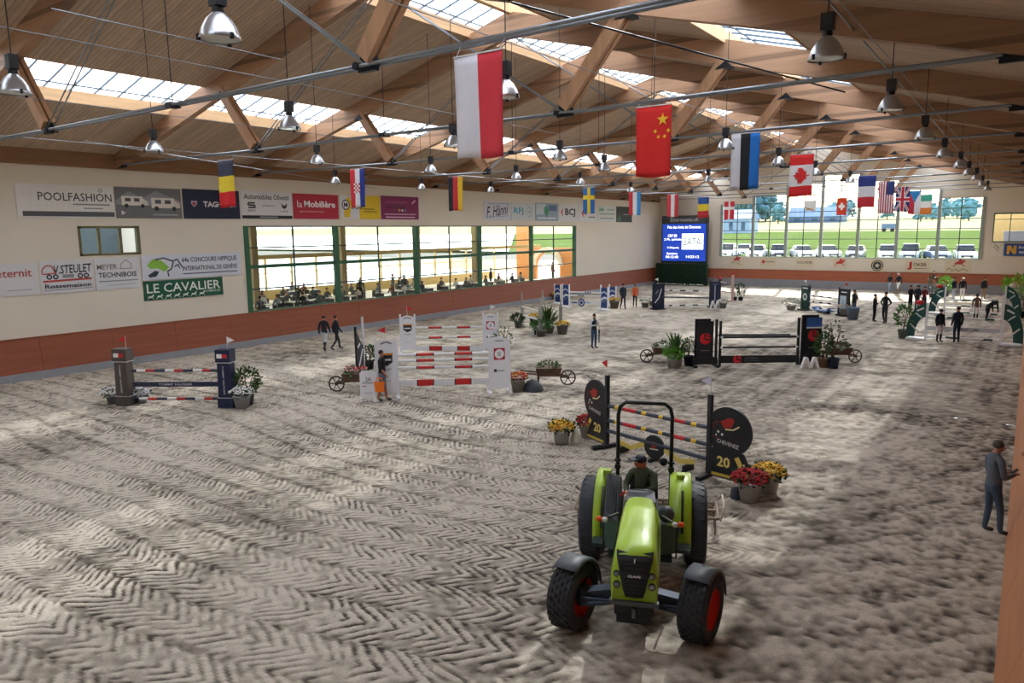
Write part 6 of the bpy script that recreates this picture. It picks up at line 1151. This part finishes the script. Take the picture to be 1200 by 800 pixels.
def hleaves():
    q = random.Random(9); b = MB()
    for i in range(1500):
        x, z = q.uniform(-2.7, 2.75), q.uniform(.02, 2.2); c = Vector((x, -.31, z)); b.add([c, c+Vector((.05, -.06, .05)), c+Vector((.02, -.08, .12)), c+Vector((-.05, -.05, .05))], [(0,1,2,3)])
    return b
hleaves().build('foliage', M('2a4c38', .8, var=.3, sc=5), hb_)['kind'] = 'stuff'
b = MB(); q = random.Random(4)
for i in range(60): b.ball((q.uniform(-2.5, 2.6), -.5, .1), .05+q.random()*.05, 5)
fl_ = thing('flower_bed', 'row of white flowers along the foot of the dark hedge screen', 'flowers', (-29.3, 71.0, 0)); b.build('blossoms', M('c9ccc6'), fl_)['kind'] = 'stuff'; MB().box((-2.6, -.6, 0), (2.7, -.42, .1)).build('trough', M('3a4038'), fl_)

# ================================================================== CARS, BUILDINGS AND TREES OUTSIDE
CG = M('1c242c', .1, .3)
def car(label, px, h, rz, tall=1.5, Lc=4.3, Wc=1.8):
    t = thing('car', label, 'car', (px[0], px[1], float(gz(0, px[1]))), rz, None); m = M(h, .3, var=.02, coat=.5); hl = Lc/2
    b = MB(); b.X = Matrix.Rotation(-PI/2, 4, 'Z') ; b.prism([(-hl, .35), (hl, .35), (hl, .7), (hl-.35, .92), (hl*.45, .98), (-hl+.3, 1.0), (-hl, .8)], -Wc/2, Wc/2); b.build('body', m, t, bevel=.06)
    b = MB(); zr = tall
    A0 = [(-Wc/2+.05, .98), (Wc/2-.05, .98)]; vs = [(-Wc/2+.06, -hl*.42, .96), (Wc/2-.06, -hl*.42, .96), (Wc/2-.06, hl*.8, .98), (-Wc/2+.06, hl*.8, .98), (-Wc/2+.22, -hl*.08, zr), (Wc/2-.22, -hl*.08, zr), (Wc/2-.22, hl*.55, zr), (-Wc/2+.22, hl*.55, zr)]
    b.add(vs, [(0,3,2,1),(4,5,6,7),(0,1,5,4),(1,2,6,5),(2,3,7,6),(3,0,4,7)]); b.build('windows', CG, t, bevel=.03); MB().box((-Wc/2+.2, -hl*.1, zr-.02), (Wc/2-.2, hl*.57, zr+.03)).build('roof', m, t, bevel=.02)
    w_ = MB().lathe([(.2, -.1), (.32, -.1), (.32, .1), (.2, .1)], 14, 0, (0, 0, 0), 0).build('wheel', M('1a1a1c', .7), t); w_.location = (-Wc/2+.08, -hl*.62, .32)
    for x, y_ in ((Wc/2-.08, -hl*.62), (-Wc/2+.08, hl*.62), (Wc/2-.08, hl*.62)): share(w_, 'wheel', t, (x, y_, .32))
    for s in (-1, 1): MB().box((s*Wc*.36-.16, -hl-.02, .62), (s*Wc*.36+.16, -hl+.06, .78)).build('headlight', M('e6ecf2', .1), t)
    MB().box((-.5, -hl-.015, .45), (.5, -hl+.05, .62)).build('grille', BLK, t); MB().box((-.26, -hl-.03, .38), (.26, -hl, .5)).build('number_plate', M('ececec'), t)
CARS = [((-29.593, 86.000, 2.765), 'd9dde2', .05), ((-29.415, 91.500, 2.595), 'b9c4d2', .1), ((-25.537, 84.000, 2.862), 'e3e6ea', .15), ((-23.709, 86.000, 2.815), '3e4a5c', .3), ((-21.075, 86.000, 2.838), 'dfe4ea', .5), ((-18.571, 87.000, 2.828), 'e6e8ec', .5), ((-15.487, 86.000, 2.886), '4a5a72', .1), ((-12.406, 86.000, 2.912), 'dce2ea', .15), ((-10.244, 86.000, 2.931), '8fa4bc', .05), ((-7.847, 86.000, 2.952), '5a6f94', .3), ((-5.390, 86.000, 2.973), 'cfdbe8', .15)]
CN = ['white car at far left behind the far window, first of the parked row', 'pale blue car, second of the parked row', 'white car, third of the parked row', 'dark blue grey car parked fourth from the left', 'white car parked fifth from the left', 'white car parked sixth from the left', 'slate blue car parked behind the blue, white and red flag', 'white car parked just left of the mid blue car', 'mid blue car parked squarely facing the hall', 'deep blue car parked second from the right', 'pale car parked at the right end of the row']
for (p_, h, rz), lb in zip(CARS, CN): car(lb, p_, h, rz, 1.5+.1*(len(lb) % 3))
def tree(label, loc, h, r, hx, seed, group='trees beyond the meadow'):
    t = thing('tree', label, 'tree', loc, 0, group); q = random.Random(seed); b = MB()
    for i in range(60): a = q.random()*6.28; z = h*(.12+.8*q.random()); rr = r*.95*q.random()**.5*math.sin(PI*min(1, .2+.8*z/h))**.5; b.ball((rr*math.cos(a), rr*math.sin(a), z), r*(.12+.16*q.random()), 6, 0, (1, 1, .85))
    b.ball((0, 0, h*.5), r*.7, 10, 0, (1, 1, 1.3)); b.build('crown', M(hx, .9, var=.3, sc=.4), t); MB().tube([(0, 0, 0), (0, 0, h*.45)], [h*.03, h*.02], 8).build('trunk', M('4a3a2c'), t)
for i, (x, hh_, hx) in enumerate(((872, 19, '4a6a6a'), (893, 22, '3f6470'), (903, 25, '3a5f66'), (913, 20, '46706c'), (930, 13, '5a8088'), (1000, 11, '5f848a'), (1015, 12, '5a8088'), (1063, 10, '6a8f94'), (1100, 11, '5c8890'), (1112, 9, '5c8890'), (1125, 11, '548088'), (1138, 10, '5c8890'), (1150, 12, '548088'))):
    X_ = -(1213-x)/845.7*.83*430*1.02; yt = 385+(i % 4)*34; kt = yt/430; tree('bluish green tree on the skyline beyond the meadow, %s from the left' % (['first', 'second', 'third', 'fourth', 'fifth', 'sixth', 'seventh', 'eighth', 'ninth', 'tenth', 'eleventh', 'twelfth', 'last'][i]), (X_*.98*kt, yt, float(gz(0, yt))), hh_*kt, hh_*.40*kt, hx, i)
def house(label, loc, w_, d_, h, rh, wall, roof, rz=0):
    t = thing('farm_building', label, 'building', (loc[0], loc[1], float(gz(0, loc[1]))), rz); MB().box((-w_/2, -d_/2, -1), (w_/2, d_/2, h)).build('wall', M(wall), t); b = MB(); b.X = Matrix.Rotation(PI/2, 4, 'Z'); b.prism([(-d_/2-.5, h), (d_/2+.5, h), (0, h+rh)], -w_/2-.5, w_/2+.5); b.build('roof', M(roof), t)
    for i in range(3): x = -w_/2+w_*(i+.5)/3; MB().box((x-w_*.05, -d_/2-.1, h*.2), (x+w_*.05, -d_/2, h*.75)).build('door' if i == 1 else 'window', M('3c5068'), t)
house('grey blue house with pitched roof beyond the left end of the far window', (-80.348, 240.000, 7.347), 12, 9, 4.5, 3, '8ea2b8', '5f7fa6'); house('long low barn with dark blue roof beyond the meadow', (-91.235, 400.000, 9.549), 26, 12, 3, 5, '5a6f8a', '3f6592')
bb_ = thing('hay_trailer', 'small blue grey trailer standing alone on the meadow', 'trailer', (-34.9, 240, float(gz(0, 240))), .3); MB().box((-1.8, -.8, .9), (1.8, .8, 2.3)).build('load', M('64748c'), bb_); 
for x in (-1.1, 1.1): MB().lathe([(.3, -1), (.5, -1), (.5, 1), (.3, 1)], 12, 0, (x, 0, .5), 1).build('wheel', BLK, bb_)
